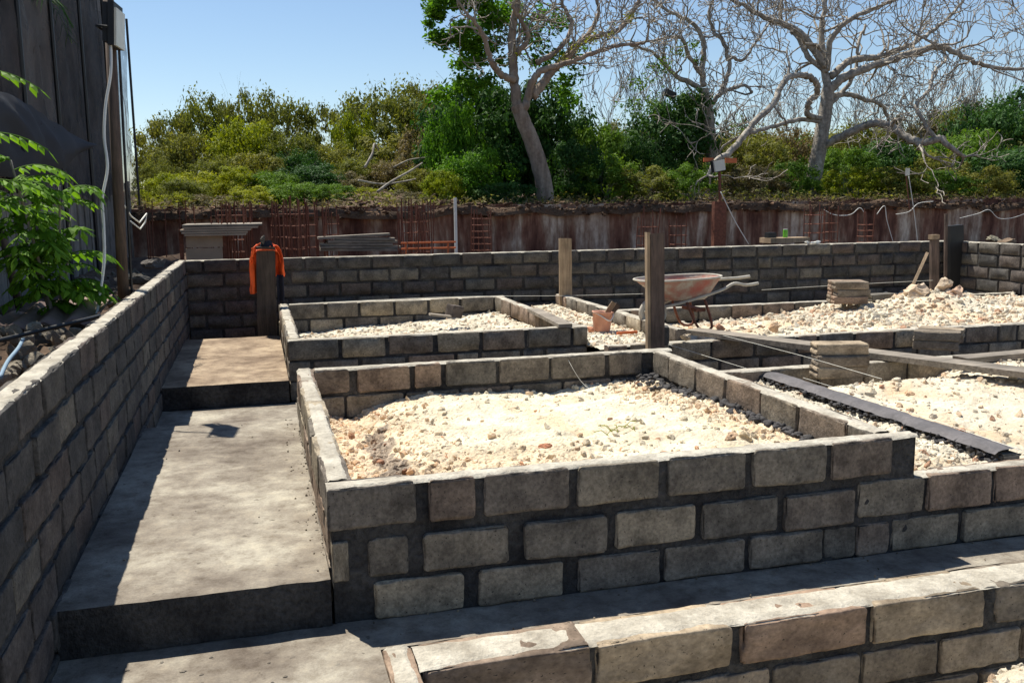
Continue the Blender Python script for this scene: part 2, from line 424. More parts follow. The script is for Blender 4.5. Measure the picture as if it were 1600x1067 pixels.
def put_block(parent, c, dx, dy, dz, rz, near, jit=1.0):
    """one block: centre, length, thickness, height, heading"""
    if near and dx < .24: me = R.choice(NEARH); L0 = BL * .5
    else: me = R.choice(NEAR if near else FAR); L0 = BL
    rr = rz + (math.pi if R.random() < .5 else 0)
    o = link('block', me, parent, Vector(c) - parent.location,
             (R.gauss(0, .006) * jit, R.gauss(0, .006) * jit, rr + R.gauss(0, .008) * jit), (dx / L0, dy / BT, dz / BH))
    if BMAT != 'block': o.material_slots[0].link = 'OBJECT'; o.material_slots[0].material = M[BMAT]
    return o
BMAT = 'block'
def mortar_core(parent, A, B, z0, z1, T, inset, name='mortar', step=.04, mat='mortar'):
    A, B = Vector((*A, 0)), Vector((*B, 0)); d = (B - A); L = d.length; d.normalize(); n = Vector((-d.y, d.x, 0))
    t = T / 2 - inset; nl = max(2, int(L / step)); nh = max(2, int((z1 - z0) / step)); b = MB()
    def side(sg):
        def fn(u, v):
            if sg < 0: u = 1 - u
            s = L * u; z = z0 + (z1 - z0) * v; p = A + d * s + n * (sg * -t) * 1.0
            k = (-.012 if step < .05 else -.010) * fbm(p.x * 8, p.y * 8, z * 11, 4, sg) - .004
            p = p - n * sg * k
            return (p.x, p.y, z)
        return fn
    b.grid(side(1), nl, nh); b.grid(side(-1), nl, nh)
    def top(u, v):
        p = A + d * (L * u) + n * (-t + 2 * t * v); return (p.x, p.y, z1 + .004 * fbm(p.x * 8, p.y * 8, 1))
    b.grid(top, nl, 2)
    for P in (A, B):
        b.add([tuple(P + n * t + Vector((0, 0, z0))), tuple(P - n * t + Vector((0, 0, z0))), tuple(P - n * t + Vector((0, 0, z1))), tuple(P + n * t + Vector((0, 0, z1)))], [(0, 1, 2, 3)])
    return b.build(name, M[mat], parent, smooth=True)
def run(parent, A, B, courses, T=BT, near=False, joints=None, pitch=.385, gap=.018, inset=.009, phase=0.0, drop=.012, top=True):
    """a run of blockwork on the line A-B; courses = [(z_bottom, z_top)] from the top down"""
    a, bb = Vector((*A, 0)), Vector((*B, 0)); d = bb - a; L = d.length; d.normalize(); rz = math.atan2(d.y, d.x)
    for ci, (z0, z1) in enumerate(courses):
        segs = joints[ci] if joints and ci < len(joints) and joints[ci] else None
        if segs is None:
            segs = []; s = 0.0; first = ((ci + phase) % 2) * .5
            ln = pitch * (first if first > .2 else 1.0) * R.uniform(.9, 1.05)
            while s < L - .05:
                e = min(L, s + ln); 
                if L - e < .1: e = L
                segs.append((s + gap / 2 * (s > 0), e - gap / 2 * (e < L)))
                s = e; ln = pitch * R.uniform(.93, 1.06)
                if R.random() < .06: ln *= .55
        for (s0, s1) in segs:
            if s1 - s0 < .03: continue
            c = a + d * ((s0 + s1) / 2); off = R.gauss(0, .003)
            c += Vector((-d.y, d.x, 0)) * off
            dz = (z1 - z0) * R.uniform(.97, 1.0)
            put_block(parent, (c.x, c.y, z1 - (z1 - z0) / 2 + R.gauss(0, .002)), s1 - s0, T, dz, rz, near)
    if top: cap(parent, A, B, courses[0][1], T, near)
    e = d * inset
    mortar_core(parent, (a + e)[:2], (bb - e)[:2], courses[-1][0] - .02, courses[0][1] - drop, T, inset, step=.03 if near else .12)
def courses(top, n, pitch, gap=.018, last=None):
    return [(top - (k + 1) * pitch + gap, top - k * pitch) for k in range(n)]
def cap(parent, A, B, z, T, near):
    """thin uneven top skin of a run: dry mortar with sunlight painted in"""
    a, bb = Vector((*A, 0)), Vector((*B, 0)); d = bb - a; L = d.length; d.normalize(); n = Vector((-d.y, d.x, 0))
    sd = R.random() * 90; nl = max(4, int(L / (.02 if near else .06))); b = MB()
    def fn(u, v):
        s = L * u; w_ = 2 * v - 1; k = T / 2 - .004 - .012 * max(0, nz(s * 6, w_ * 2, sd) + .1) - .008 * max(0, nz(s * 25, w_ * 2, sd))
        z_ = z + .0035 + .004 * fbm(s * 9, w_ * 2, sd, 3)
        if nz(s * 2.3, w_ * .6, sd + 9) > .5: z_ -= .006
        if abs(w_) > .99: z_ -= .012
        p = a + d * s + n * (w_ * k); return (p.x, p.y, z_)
    b.grid(fn, nl, 6); return b.build('mortar_cap_sun_paint', M['smear_sun_paint'], parent, smooth=True)

# ---- tall wall along the left side
W = thing('block_wall', 'long tall block wall running along the left side of the path', 'wall', (-.81, 1.0, 0))
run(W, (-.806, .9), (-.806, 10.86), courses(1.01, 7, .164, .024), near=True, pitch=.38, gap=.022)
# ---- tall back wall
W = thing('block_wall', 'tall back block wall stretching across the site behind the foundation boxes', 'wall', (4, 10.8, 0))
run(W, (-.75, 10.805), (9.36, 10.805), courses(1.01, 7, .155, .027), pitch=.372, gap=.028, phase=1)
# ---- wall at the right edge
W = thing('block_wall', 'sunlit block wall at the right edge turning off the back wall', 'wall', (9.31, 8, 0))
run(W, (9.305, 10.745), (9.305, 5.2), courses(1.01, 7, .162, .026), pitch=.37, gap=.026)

def jx(pairs, y0, slope, Y, X0):
    """measured joints along a wall face: pixel pairs -> metres from X0"""
    return [(at(a, y0 + slope * (a - 800), Y).x - X0, at(b_, y0 + slope * (b_ - 800), Y).x - X0) for a, b_ in pairs]
# ---- front foundation box
ZF = .542
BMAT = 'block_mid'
FB = thing('foundation_wall', 'nearest block foundation box, filled with white rubble, in the middle of the site', 'wall', (1.5, 4.8, 0))
YF = 3.43
c3 = [(.375, ZF), (.168, .328), (.0, .15)]
J = [jx([(512, 650), (670, 742), (757, 890), (903, 1030), (1045, 1166), (1178, 1291), (1300, 1395)], 770, -.1, YF, .212),
     jx([(520, 545), (575, 638), (662, 795), (820, 948), (963, 1087), (1098, 1217), (1228, 1337)], 840, -.115, YF, .212),
     jx([(585, 725), (748, 880), (905, 1032), (1040, 1165), (1172, 1285), (1290, 1340)], 905, -.13, YF, .212)]
run(FB, (.212, YF + BT / 2), (2.86, YF + BT / 2), c3, near=True, joints=J, inset=.012)
cL = [(.382, ZF), (.212, .362), (.04, .195)]
run(FB, (.264, YF + BT + .01), (.264, 6.12), cL, near=True, pitch=.39)
run(FB, (.33, 6.07), (2.86, 6.07), cL, near=True, joints=[jx([(489, 545), (558, 640), (648, 689), (697, 775), (780, 858), (862, 945), (952, 1003)], 564, -.07, 6.02, .33)], inset=.012)
run(FB, (2.745, YF + BT + .005), (2.745, 6.00), cL, near=True, pitch=.40, phase=1)
# ---- foundation of the cell on the right
RC = thing('foundation_wall', 'lower block foundation walls round the rubble cell at the right edge', 'wall', (4.5, 4.6, 0))
J2 = [jx([(1348, 1452), (1458, 1557), (1565, 1672), (1680, 1790), (1800, 1900), (1910, 2010), (2020, 2120)], 740, -.1, YF, 2.60),
      jx([(1345, 1395), (1400, 1505), (1513, 1618), (1628, 1730), (1740, 1840), (1850, 1950), (1960, 2060)], 830, -.12, YF, 2.60)]
run(RC, (2.60, YF + .006 + BT / 2), (6.8, YF + .006 + BT / 2), [(.175, .345), (.0, .155)], near=True, joints=J2, inset=.012)
run(RC, (3.49, YF + BT + .01), (3.49, 5.72), [(.21, .37), (.03, .19)], near=True, pitch=.39, top=False)
run(RC, (2.90, 5.78), (7.8, 5.78), [(.25, .41), (.08, .235), (-.08, .06)], near=True, pitch=.40, phase=1)
# ---- back foundation box
BB = thing('foundation_wall', 'back-left block foundation box holding rubble behind the nearest box', 'wall', (1.5, 9, 0))
cB = [(.365, .525), (.195, .348), (.03, .178)]
run(BB, (.21, 7.60), (2.77, 7.60), cB, pitch=.40, gap=.03, phase=0)
run(BB, (.262, 7.66), (.262, 10.44), cB, pitch=.39, phase=1)
run(BB, (.325, 10.39), (2.77, 10.39), cB, pitch=.39, gap=.03)
run(BB, (2.70, 7.66), (2.70, 10.33), cB, pitch=.38, phase=1)
# ---- right-hand back cell
RB = thing('foundation_wall', 'low block foundation walls round the rubble cell under the wheelbarrow', 'wall', (5.5, 8.3, 0))
cR = [(.255, .41), (.09, .238), (-.06, .075)]
run(RB, (2.79, 7.15), (9.0, 7.15), cR, pitch=.40, gap=.026, phase=1)
run(RB, (3.505, 7.22), (3.505, 10.55), [(.345, .505), (.18, .33), (.02, .165)], pitch=.36)
run(RB, (3.57, 9.5), (9.2, 9.5), cR, pitch=.42)
# ---- sunk cell at the camera's feet
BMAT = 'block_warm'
PB = thing('foundation_wall', 'sunken block wall with a sunlit top across the foreground', 'wall', (2, 2.5, 0))
JP = [jx([(664, 926), (932, 1146), (1160, 1358), (1366, 1541), (1560, 1716), (1726, 1880), (1890, 2040)], 1015, -.132, 2.975, .475)]
run(PB, (.475, 2.975 + .105), (6.0, 2.975 + .105), [(-.165, .004), (-.345, -.195), (-.51, -.365)], near=True, joints=JP, pitch=.39, inset=.012, drop=.006, T=.21)
run(PB, (.42, .8), (.42, 3.18), [(-.16, .003), (-.34, -.18), (-.51, -.36)], near=True, pitch=.39, drop=.006)

# ================================================================ RUBBLE
def sm(a, b_, x):
    t = max(0, min(1, (x - a) / (b_ - a))); return t * t * (3 - 2 * t)
def ico(sub):
    import bmesh
    b = bmesh.new(); bmesh.ops.create_icosphere(b, subdivisions=sub, radius=1.0)
    V = np.array([v.co[:] for v in b.verts]); F = [[v.index for v in f.verts] for f in b.faces]; b.free(); return V, np.array(F)
ICO1, ICO2, ICO3 = ico(1), ico(2), ico(3)
def stone(base, size, seed, flat=.75):
    V, F = base; V = V.copy()
    r = np.random.default_rng(seed)
    for _ in range(9):                       # knock flat facets off
        n = r.normal(size=3); n /= np.linalg.norm(n); h = r.uniform(.45, .8)
        dd = V @ n; V -= np.outer(np.maximum(0, dd - h), n)
    V *= 1 + r.normal(0, .10, (len(V), 1))
    V *= np.array([r.uniform(.75, 1.2), r.uniform(.7, 1.1), r.uniform(.5, .9)])
    q = r.normal(size=4); q /= np.linalg.norm(q); a, b_, c, d = q
    Rm = np.array([[1 - 2 * (c * c + d * d), 2 * (b_ * c - a * d), 2 * (b_ * d + a * c)], [2 * (b_ * c + a * d), 1 - 2 * (b_ * b_ + d * d), 2 * (c * d - a * b_)], [2 * (b_ * d - a * c), 2 * (c * d + a * b_), 1 - 2 * (b_ * b_ + c * c)]])
    return (V @ Rm.T) * size, F
LIB1 = [stone(ICO1, 1.0, s) for s in range(24)]
LIB2 = [stone(ICO2, 1.0, s + 50) for s in range(16)]
def tint():
    q = R.random(); k = R.uniform(.82, 1.12)
    if q < .72: c = (1.06, 1.04, 1.0)
    elif q < .93: c = (1.08, .90, .77)
    elif q < .96: c = (.85, .82, .78)
    else: c = (.90, .60, .48)
    return np.array(c) * k
def rubble(name, label, x0, x1, y0, y1, hf, res, n, smin, smax, dens=None, base=(1, 1, .97), rough=.016, dark=None, colf=None, roughf=None):
    b = MB(); nx = int((x1 - x0) / res); ny = int((y1 - y0) / res)
    cs = []
    def fn(u, v):
        x = x0 + (x1 - x0) * u; y_ = y0 + (y1 - y0) * v
        rg = rough * (roughf(x, y_) if roughf else 1.0)
        z = hf(x, y_) + rg * fbm(x * 14, y_ * 14, 3, 3) + rg * 1.1 * max(0, nz(x * 34, y_ * 34, 8)) + rg * .5 * nz(x * 75, y_ * 75, 8)
        k = 1 + .10 * nz(x * 3, y_ * 3, 9); c = np.array(base) * k
        if nz(x * 2.3, y_ * 2.3, 31) > .25: c = c * np.array((1, .93, .86))
        if colf: c = c * np.array(colf(x, y_))
        cs.append(c); return (x, y_, z)
    b.grid(fn, nx, ny, None); b.c[-1][:, :3] = np.array(cs)
    k = 0; tries = 0
    while k < n and tries < n * 12:
        tries += 1
        x = R.uniform(x0, x1); y_ = R.uniform(y0, y1)
        if dens and R.random() > dens(x, y_): continue
        k += 1
        s = smin * (smax / smin) ** (R.random() ** 1.9)
        V, F = R.choice(LIB2 if s > .013 else LIB1)
        an = R.uniform(0, 6.28); ca, sa = math.cos(an), math.sin(an)
        V = V @ np.array([[ca, sa, 0], [-sa, ca, 0], [0, 0, 1]])
        c = tint()
        if colf: c = c * np.array(colf(x, y_))
        if dark and dark(x, y_) : c = np.array((.24, .23, .25)) * R.uniform(.7, 1.3)
        b.addarr(V * s + np.array((x, y_, hf(x, y_) + s * R.uniform(-.25, .22))), F, c)
    o = b.build(name, M['rubble'], None, smooth=False, col=True)
    return tag(o, label, 'rubble', None, 'stuff')
# nearest box: high in the middle and at the front, dropping at the back left
def h_fb(x, y_):
    f_ = np.interp(x, [.3, .5, .8, 2.2, 2.45, 2.7], [.37, .385, .43, .44, .42, .38]); k_ = np.interp(x, [.3, .6, 1.0, 1.2, 1.85, 2.4, 2.7], [.24, .26, .33, .34, .30, .33, .36])
    z = f_ + (k_ - f_) * sm(4.4, 5.95, y_) + .05 * math.exp(-((x - 1.1) / .4) ** 2 - ((y_ - 5.4) / .4) ** 2)
    z -= .05 * math.exp(-((x - .55) / .10) ** 2) * sm(4.0, 4.6, y_)
    return float(z) + .022 * fbm(x * 2.6, y_ * 2.6, 4) + .012 * fbm(x * 8, y_ * 8, 5, 2)
def d_fb(x, y_):
    e = .05 + 1.0 * math.exp(-((x - .45) / .34) ** 2) + .55 * math.exp(-((y_ - 3.9) / .35) ** 2) * (1 - sm(1.2, 2.2, x)) + .8 * math.exp(-((x - 2.45) / .22) ** 2) + .25 * math.exp(-((y_ - 5.9) / .15) ** 2)
    return min(1, e * (.35 + 1.3 * abs(nz(x * 3, y_ * 3, 12))))
def dk_fb(x, y_):
    return abs(x - (.56 + .10 * nz(y_ * 3, 1, 1) + (y_ - 4.4) * .05)) < .075 and 4.0 < y_ < 5.1 and R.random() < .75
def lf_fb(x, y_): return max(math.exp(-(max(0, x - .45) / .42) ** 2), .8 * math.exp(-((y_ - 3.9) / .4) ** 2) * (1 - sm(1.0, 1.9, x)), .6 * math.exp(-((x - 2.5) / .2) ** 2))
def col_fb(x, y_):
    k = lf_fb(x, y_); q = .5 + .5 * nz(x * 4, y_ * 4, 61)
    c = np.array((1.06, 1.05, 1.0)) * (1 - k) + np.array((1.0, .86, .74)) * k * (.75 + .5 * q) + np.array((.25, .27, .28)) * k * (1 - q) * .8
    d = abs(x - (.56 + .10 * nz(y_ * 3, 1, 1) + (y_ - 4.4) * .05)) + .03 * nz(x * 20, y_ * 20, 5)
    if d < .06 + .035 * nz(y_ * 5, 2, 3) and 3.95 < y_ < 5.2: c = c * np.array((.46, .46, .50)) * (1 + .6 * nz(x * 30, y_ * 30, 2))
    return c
rubble('rubble', 'white limestone rubble filling the nearest foundation box', .315, 2.70, 3.535, 6.02, h_fb, .0125, 4300, .0045, .032, d_fb, (1.05, 1.04, 1.0), .016, None, col_fb, lambda x, y_: .45 + .75 * lf_fb(x, y_))
rubble('rubble', 'narrow strip of white rubble between the nearest box and the dark mortared wall', 2.80, 3.45, 3.54, 5.73, lambda x, y_: .325 + .03 * sm(3.1, 3.35, x) * 0 + .03 * fbm(x * 4, y_ * 4, 8), .018, 3000, .005, .026)
def h_rc(x, y_):
    return .355 + .05 * sm(4.0, 5.5, x) * sm(4.5, 5.4, y_) + .03 * fbm(x * 2.2, y_ * 2.2, 6) - .06 * (1 - sm(3.5, 3.75, x)) - .15 * sm(5.25, 5.7, y_) * (1 - sm(4.5, 5.4, x) * .8)
rubble('rubble', 'broad white rubble bed in the cell at the right edge', 3.53, 7.6, 3.54, 5.72, h_rc, .02, 2600, .006, .036, lambda x, y_: .35 + .6 * abs(nz(x * 2, y_ * 2, 3)) + .6 * sm(5.0, 5.7, y_), (1.03, 1.01, .96), .016, None, lambda x, y_: np.array((1, 1, 1)) - np.array((0, .10, .19)) * max(0, nz(x * 1.6, y_ * 1.6, 14) * 1.6), lambda x, y_: .45 + .9 * max(0, nz(x * 2, y_ * 2, 3)))
def h_bb(x, y_):
    return float(.375 + (np.interp(x, [.3, 1.35, 2.1, 2.6], [.21, .25, .29, .35]) - .375) * sm(8.0, 10.2, y_)) + .02 * fbm(x * 2.2, y_ * 2.2, 5)
rubble('rubble', 'thin layer of white rubble inside the back-left foundation box', .32, 2.645, 7.66, 10.33, h_bb, .03, 2600, .006, .036, lambda x, y_: .5 + .5 * abs(nz(x * 2, y_ * 2, 3)))
rubble('rubble', 'strip of white rubble around the bucket', 2.76, 3.45, 7.21, 10.5, lambda x, y_: .375 + .02 * fbm(x * 3, y_ * 3, 8), .04, 2600, .006, .032)
def h_rb(x, y_):
    z = .345 - .12 * sm(8.2, 9.3, y_) * (1 - sm(5.4, 6.6, x)) + .02 * fbm(x * 2, y_ * 2, 2) + .03 * sm(4.2, 5.4, x)
    z += .15 * math.exp(-(((x - 7.28) / .6) ** 2 + ((y_ - 8.65) / .5) ** 2)) + .05 * math.exp(-(((x - 7.0) / 1.3) ** 2 + ((y_ - 8.4) / .7) ** 2))
    return z
rubble('rubble', 'heap of white limestone rubble behind the long plank on the right', 3.58, 9.1, 7.21, 9.44, h_rb, .03, 6000, .008, .055, lambda x, y_: .45 + .6 * sm(4.5, 6, x), (1.02, 1.0, .94), .016, None, lambda x, y_: np.array((1, 1, 1)) - np.array((0, .11, .20)) * max(0, nz(x * 1.4, y_ * 1.4, 24) * 1.8), lambda x, y_: .6 + .6 * max(0, nz(x * 2, y_ * 2, 3)))
rubble('rubble', 'loose rubble along the foot of the right-edge wall', 3.6, 9.24, 9.56, 10.72, lambda x, y_: .20 + .12 * sm(6.5, 8.5, x) + .03 * fbm(x * 2, y_ * 2, 2), .08, 700, .015, .06)
pq = at(1560, 1050, 2.45)
def h_pit(x, y_):
    return -.62 + (pq.z + .60) * math.exp(-(((x - pq.x - .18) / .34) ** 2 + ((y_ - 2.38) / .42) ** 2) ** 1.4) + .02 * fbm(x * 4, y_ * 4, 3)
rubble('rubble', 'mound of white rubble in the bottom right corner', .5, 4.5, .9, 2.96, h_pit, .02, 2200, .005, .030, lambda x, y_: .1 + .9 * math.exp(-(((x - pq.x) / .6) ** 2 + ((y_ - 2.4) / .6) ** 2)), (1, 1, .95))
# stones scattered over the yard behind the left wall
b = MB()
for k in range(900):
    X = -.9 - 1.6 * R.random() ** 1.5; Y = R.uniform(2.6, 11.5)
    if Y > 6.5 and R.random() < .6: continue
    s = .012 * (6 ** R.random()); V, F = R.choice(LIB2)
    b.addarr(V * s + np.array((X, Y, .83 + .06 * fbm(X * 1.4, Y * 1.4, 1) + s * .3)), F, np.array((.42, .40, .38)) * R.uniform(.6, 1.2))
tag(b.build('yard_stones', M['rubble'], None, False, True), 'grey stones scattered behind the left wall', 'stones', None, 'stuff')
# crumbs on the paths
b = MB()
for k in range(200):
    q = R.random()
    if q < .08: X, Y, Z = R.uniform(-.7, .2), R.uniform(3.5, 6.2), .19
    elif q < .5: X, Y, Z = R.uniform(.3, 4.2), 3.42 - .3 * R.random() ** 3, .0
    else: X, Y, Z = .208 - .09 * R.random() ** 2.5, R.uniform(3.5, 6.2), .19
    s = .0025 * (3.5 ** R.random()); V, F = R.choice(LIB1)
    b.addarr(V * s + np.array((X, Y, Z + s * .3)), F, np.array((.5, .46, .42)) * R.uniform(.3, 1.3))
tag(b.build('crumbs', M['rubble'], None, False, True), 'crumbs of mortar lying on the concrete path', 'crumbs', None, 'stuff')
# dried mortar splats on the paths
b = MB()
for k in range(46):
    if R.random() < .6: X, Y, Z = .20 - .35 * R.random() ** 2, R.uniform(3.5, 6.2), .193
    else: X, Y, Z = R.uniform(-.7, .3), R.uniform(2.4, 3.4), .003
    rr0 = .004 * 3.2 ** R.random(); V = [(X, Y, Z + .004)]; n0 = 11
    for i in range(n0):
        an = 2 * math.pi * i / n0; q = rr0 * (1 + .5 * nz(math.cos(an) * 1.8, math.sin(an) * 1.8, k * 2.3)); V.append((X + q * math.cos(an) * 1.3, Y + q * math.sin(an), Z - .003))
    b.add(V, [(0, 1 + i, 1 + (i + 1) % n0) for i in range(n0)])
tag(b.build('mortar_splats', M['floor'], None, True), 'dried mortar splats on the concrete path', 'mortar', None, 'stuff')
# wet mortar squeezed out along the walls
def clumps(name, label, pts, mat='wet'):
    b = MB()
    for (p, s) in pts:
        V, F = R.choice(LIB2); b.addarr(V * s * np.array((1, 1, .7)) + np.array(p), F)
    return tag(b.build(name, M[mat], None, True), label, 'mortar', None, 'stuff')
pts = []
for k in range(330):
    Y = R.uniform(3.75, 6.0); X = 2.69 - abs(R.gauss(0, .07)) * (.6 + .8 * sm(5.0, 6.0, Y)); 
    pts.append(((X, Y, h_fb(X, Y) + .014), .010 * 4.5 ** R.random()))
clumps('mortar_spill', 'dark wet mortar heaped along the inner right side of the nearest box', pts)
pts = []
for k in range(700):
    Y = R.uniform(3.55, 5.75); sd = R.choice((-1, -1, 1)); X = 3.49 + sd * R.uniform(.05, .10 if sd < 0 else .075)
    pts.append(((X, Y, .37 - R.uniform(0, .07)), R.uniform(.008, .024)))
clumps('mortar_spill', 'dark crumbly mortar hanging along both sides of the freshly mortared wall', pts)
b = MB()
def mt(u, v):
    Y = 3.56 + 2.2 * v; wd = .085 + .02 * fbm(Y * 5, 1, 2) + (.012 * nz(Y * 17, u * 2, 3))
    X = 3.495 + (u - .5) * 2 * wd; return (X, Y, .372 + .022 * (1 - abs(2 * u - 1) ** 3) + .004 * fbm(X * 20, Y * 9, 2))
b.grid(mt, 8, 110)
tag(b.build('mortar_bed', M['wettop'], None, True), 'smooth grey bed of fresh mortar on the wall right of the nearest box', 'mortar')

# ================================================================ RETAINING WALL, STEEL, TIMBER BEHIND
RW = thing('retaining_wall', 'rust-stained concrete retaining wall below the trees', 'wall', (10, RWY, 0))
b = MB()
b.grid(lambda u, v: (-5 + 46 * u, RWY - .02 + .05 * fbm(40 * u * .8, v, 2), .2 + (1.36 + .05 * nz(u * 60, 1, 1)) * v), 240, 6)
b.grid(lambda u, v: (41 - 46 * u, RWY + .35, .2 + 1.3 * v), 10, 1)
b.grid(lambda u, v: (-5 + 46 * u, RWY - .02 + .37 * v, 1.545), 60, 1)
b.build('wall_face', M['stained'], RW, smooth=True)
# ragged earth lip hanging over the wall
b = MB()
for k in range(4200):
    X = R.uniform(-2, 26); s = .010 * (5 ** R.random())
    V, F = R.choice(LIB2); Y = RWY + R.uniform(-.22, .25)
    b.addarr(V * s * np.array((1.4, 1, .8)) + np.array((X, Y, 1.50 + .09 * nz(X * 1.3, 2, 5) + R.uniform(-.14, .10))), F, np.array((.16, .11, .085)) * R.uniform(.4, 1.5) * (1 if R.random() > .07 else 3.0))
tag(b.build('earth_edge', M['rubble'], None, False, True), 'ragged brown earth hanging over the retaining wall', 'earth', None, 'stuff')

def cage(px, ptop, Y, wd, bars, label, group=None, rung=.16, mat='rust'):
    c = at(px, 380, Y); top = at(px, ptop, Y).z; z0 = .35
    t = thing('rebar_cage', label, 'rebar', (c.x, Y, z0), group)
    for k in range(bars):
        an = 2 * math.pi * (k + .5) / bars; x, y_ = c.x + wd / 2 * 1.3 * math.cos(an), Y + wd / 2 * 1.3 * math.sin(an)
        bb = MB(); bb.tube([(x, y_, z0), (x + R.gauss(0, .01), y_, (z0 + top) / 2), (x + R.gauss(0, .02), y_ + R.gauss(0, .02), top + R.uniform(-.12, .10))], .011, 5)
        bb.build('bar', M[mat], t)
    z = z0 + .1
    while z < top - .12:
        bb = MB(); P = [(c.x + wd / 2 * sx, Y + wd / 2 * sy, z) for sx, sy in ((-1, -1), (1, -1), (1, 1), (-1, 1), (-1, -1))]
        bb.tube(P, .007, 4); bb.build('stirrup', M[mat], t); z += rung
for i, (px, pt, Y, wd, n_) in enumerate([(352, 318, 14.0, .18, 4), (374, 318, 13.6, .20, 4), (437, 322, 14.4, .22, 6), (462, 316, 14.0, .26, 8), (482, 318, 14.5, .22, 6), (520, 330, 15.0, .2, 4),
                          (641, 320, 15.2, .22, 6), (662, 322, 15.6, .2, 4), (752, 330, 15.8, .28, 6), (1012, 330, 15.8, .3, 6), (1060, 340, 15.9, .25, 4), (1272, 322, 15.6, .28, 6), (1297, 326, 15.9, .2, 4), (1352, 334, 15.2, .22, 4)]):
    where = ['leftmost of the rusty rebar cages, beside the plywood panels', 'second rusty rebar cage from the left, beside the plywood panels', 'rusty rebar cage just right of the post with the orange vest', 'densest rusty rebar cage, right of the orange vest', 'rusty rebar cage right beside the densest one', 'lone thin rebar cage above the left end of the plank stack',
             'tall rusty rebar cage at the right end of the plank stack', 'rusty rebar cage standing left of the tall white stake', 'ladder-like rusty rebar cage right of the tall white stake', 'rusty rebar cage behind the thick wooden post', 'rusty rebar cage left of the red-brown steel post', 'wide rusty rebar cage right of the green can', 'narrow rusty rebar cage left of the pale-runged cage', 'rusty rebar cage with pale rungs like a ladder'][i]
    cage(px, pt, Y, wd, n_, where, 'rebar cages in front of the retaining wall', .11 if i in (8, 13) else .17)
# thin loose starter bars on the left
b = MB()
for k in range(90):
    px = R.choice((R.uniform(232, 560), R.uniform(420, 520), R.uniform(330, 400), R.uniform(620, 680))); Y = R.uniform(12.5, 15.5); c = at(px, 400, Y); top = at(px, R.uniform(312, 345), Y).z
    b.tube([(c.x, Y, .4), (c.x + R.gauss(0, .03), Y, top)], .008, 4)
tag(b.build('starter_bars', M['rust'], None), 'thin rusty starter bars standing behind the back wall', 'rebar', None, 'stuff')
# red-brown steel post
t = thing('steel_post', 'red-brown steel post carrying the floodlight with orange boards', 'post', at(1122, 380, 15.6))
b = MB(); c = at(1122, 400, 15.6); b.box(c.x, 15.6, .98, .24, .12, 1.2); b.build('lower_plate', M['rust'], t)
b = MB(); tp = at(1124, 262, 15.6); b.tube([(c.x + .02, 15.58, 1.3), (tp.x, 15.6, tp.z)], .03, 6); b.build('pole', M['rust'], t)
t = thing('floodlight', 'square white floodlight between orange boards on the red-brown post', 'lamp', at(1124, 262, 15.5))
p = at(1124, 259, 15.5)
Mx = Matrix.Translation(p) @ Matrix.Rotation(math.radians(-10), 4, 'Y') @ Matrix.Rotation(.25, 4, 'Z')
b = MB(); b.box(0, 0, 0, .25, .03, .19, m=Mx); b.build('lens', M['lens'], t)
b = MB(); b.box(0, 0, 0, .28, .06, .22, m=Mx @ Matrix.Translation((0, .048, 0))); b.build('housing', M['black'], t)
b = MB(); q = at(1107, 250, 15.6); b.box(q.x, 15.6, q.z, .20, .03, .07); b.build('board', M['orange_paint'], t)
b = MB(); q = at(1142, 251, 15.6); b.box(q.x, 15.6, q.z, .24, .03, .09, .1); b.build('board', M['orange_paint'], t)
# second lamp
t = thing('floodlight', 'small pale floodlight on a thin pole at the right of the big bare tree', 'lamp', at(1420, 300, 16.4))
p = at(1418, 269, 16.4); b = MB(); b.box(p.x, p.y, p.z, .09, .05, .15, .4); b.build('housing', M['lens'], t)
b = MB(); q = at(1424, 330, 16.4); b.tube([(p.x, 16.45, p.z), (q.x, 16.45, q.z)], .012, 5); b.build('pole', M['rust'], t)
# white stake
b = MB(); p = at(712, 309, 14.5); q = at(712, 400, 14.5); b.box((p.x + q.x) / 2, 14.5, (p.z + .4) / 2, .045, .03, p.z - .4)
tag(b.build('stake', M['white'], None), 'tall thin white stake standing behind the back wall', 'stake')
# plywood panels and sheets on the left
t = thing('plywood_crate', 'pale plywood form panel standing left behind the back wall', 'panel', at(318, 405, 12.6))
a_, b_ = at(290, 405, 12.6), at(345, 366, 12.6)
for k in range(3):
    z0 = .75 + (b_.z - .75) * k / 3; z1 = .75 + (b_.z - .75) * (k + 1) / 3 - .012
    b = MB(); b.box((a_.x + b_.x) / 2 + .01 * k, 12.6, (z0 + z1) / 2, b_.x - a_.x, .03, z1 - z0); b.build('panel', M['ply'], t)
b = MB(); b.box(a_.x - .04, 12.62, 1.0, .05, .05, .62); b.box(b_.x + .04, 12.62, 1.0, .05, .05, .62); b.build('frame', M['rust'], t)
nm = ['topmost', 'second', 'third', 'fourth', 'lowest']
for k in range(5):
    a_, b_ = at(287, 352 + k * 3.6, 12.9), at(408 - k * 7, 352 + k * 3.6, 12.9)
    b = MB(); b.box((a_.x + b_.x) / 2 + R.gauss(0, .03), 12.9, a_.z, b_.x - a_.x, .9, .024, R.gauss(0, .01))
    tag(b.build('plywood_sheet', M['ply'] if k else M['wood_x'], None), nm[k] + ' plywood sheet of the flat pile left of the orange vest', 'plywood', 'plywood sheets in the flat pile')
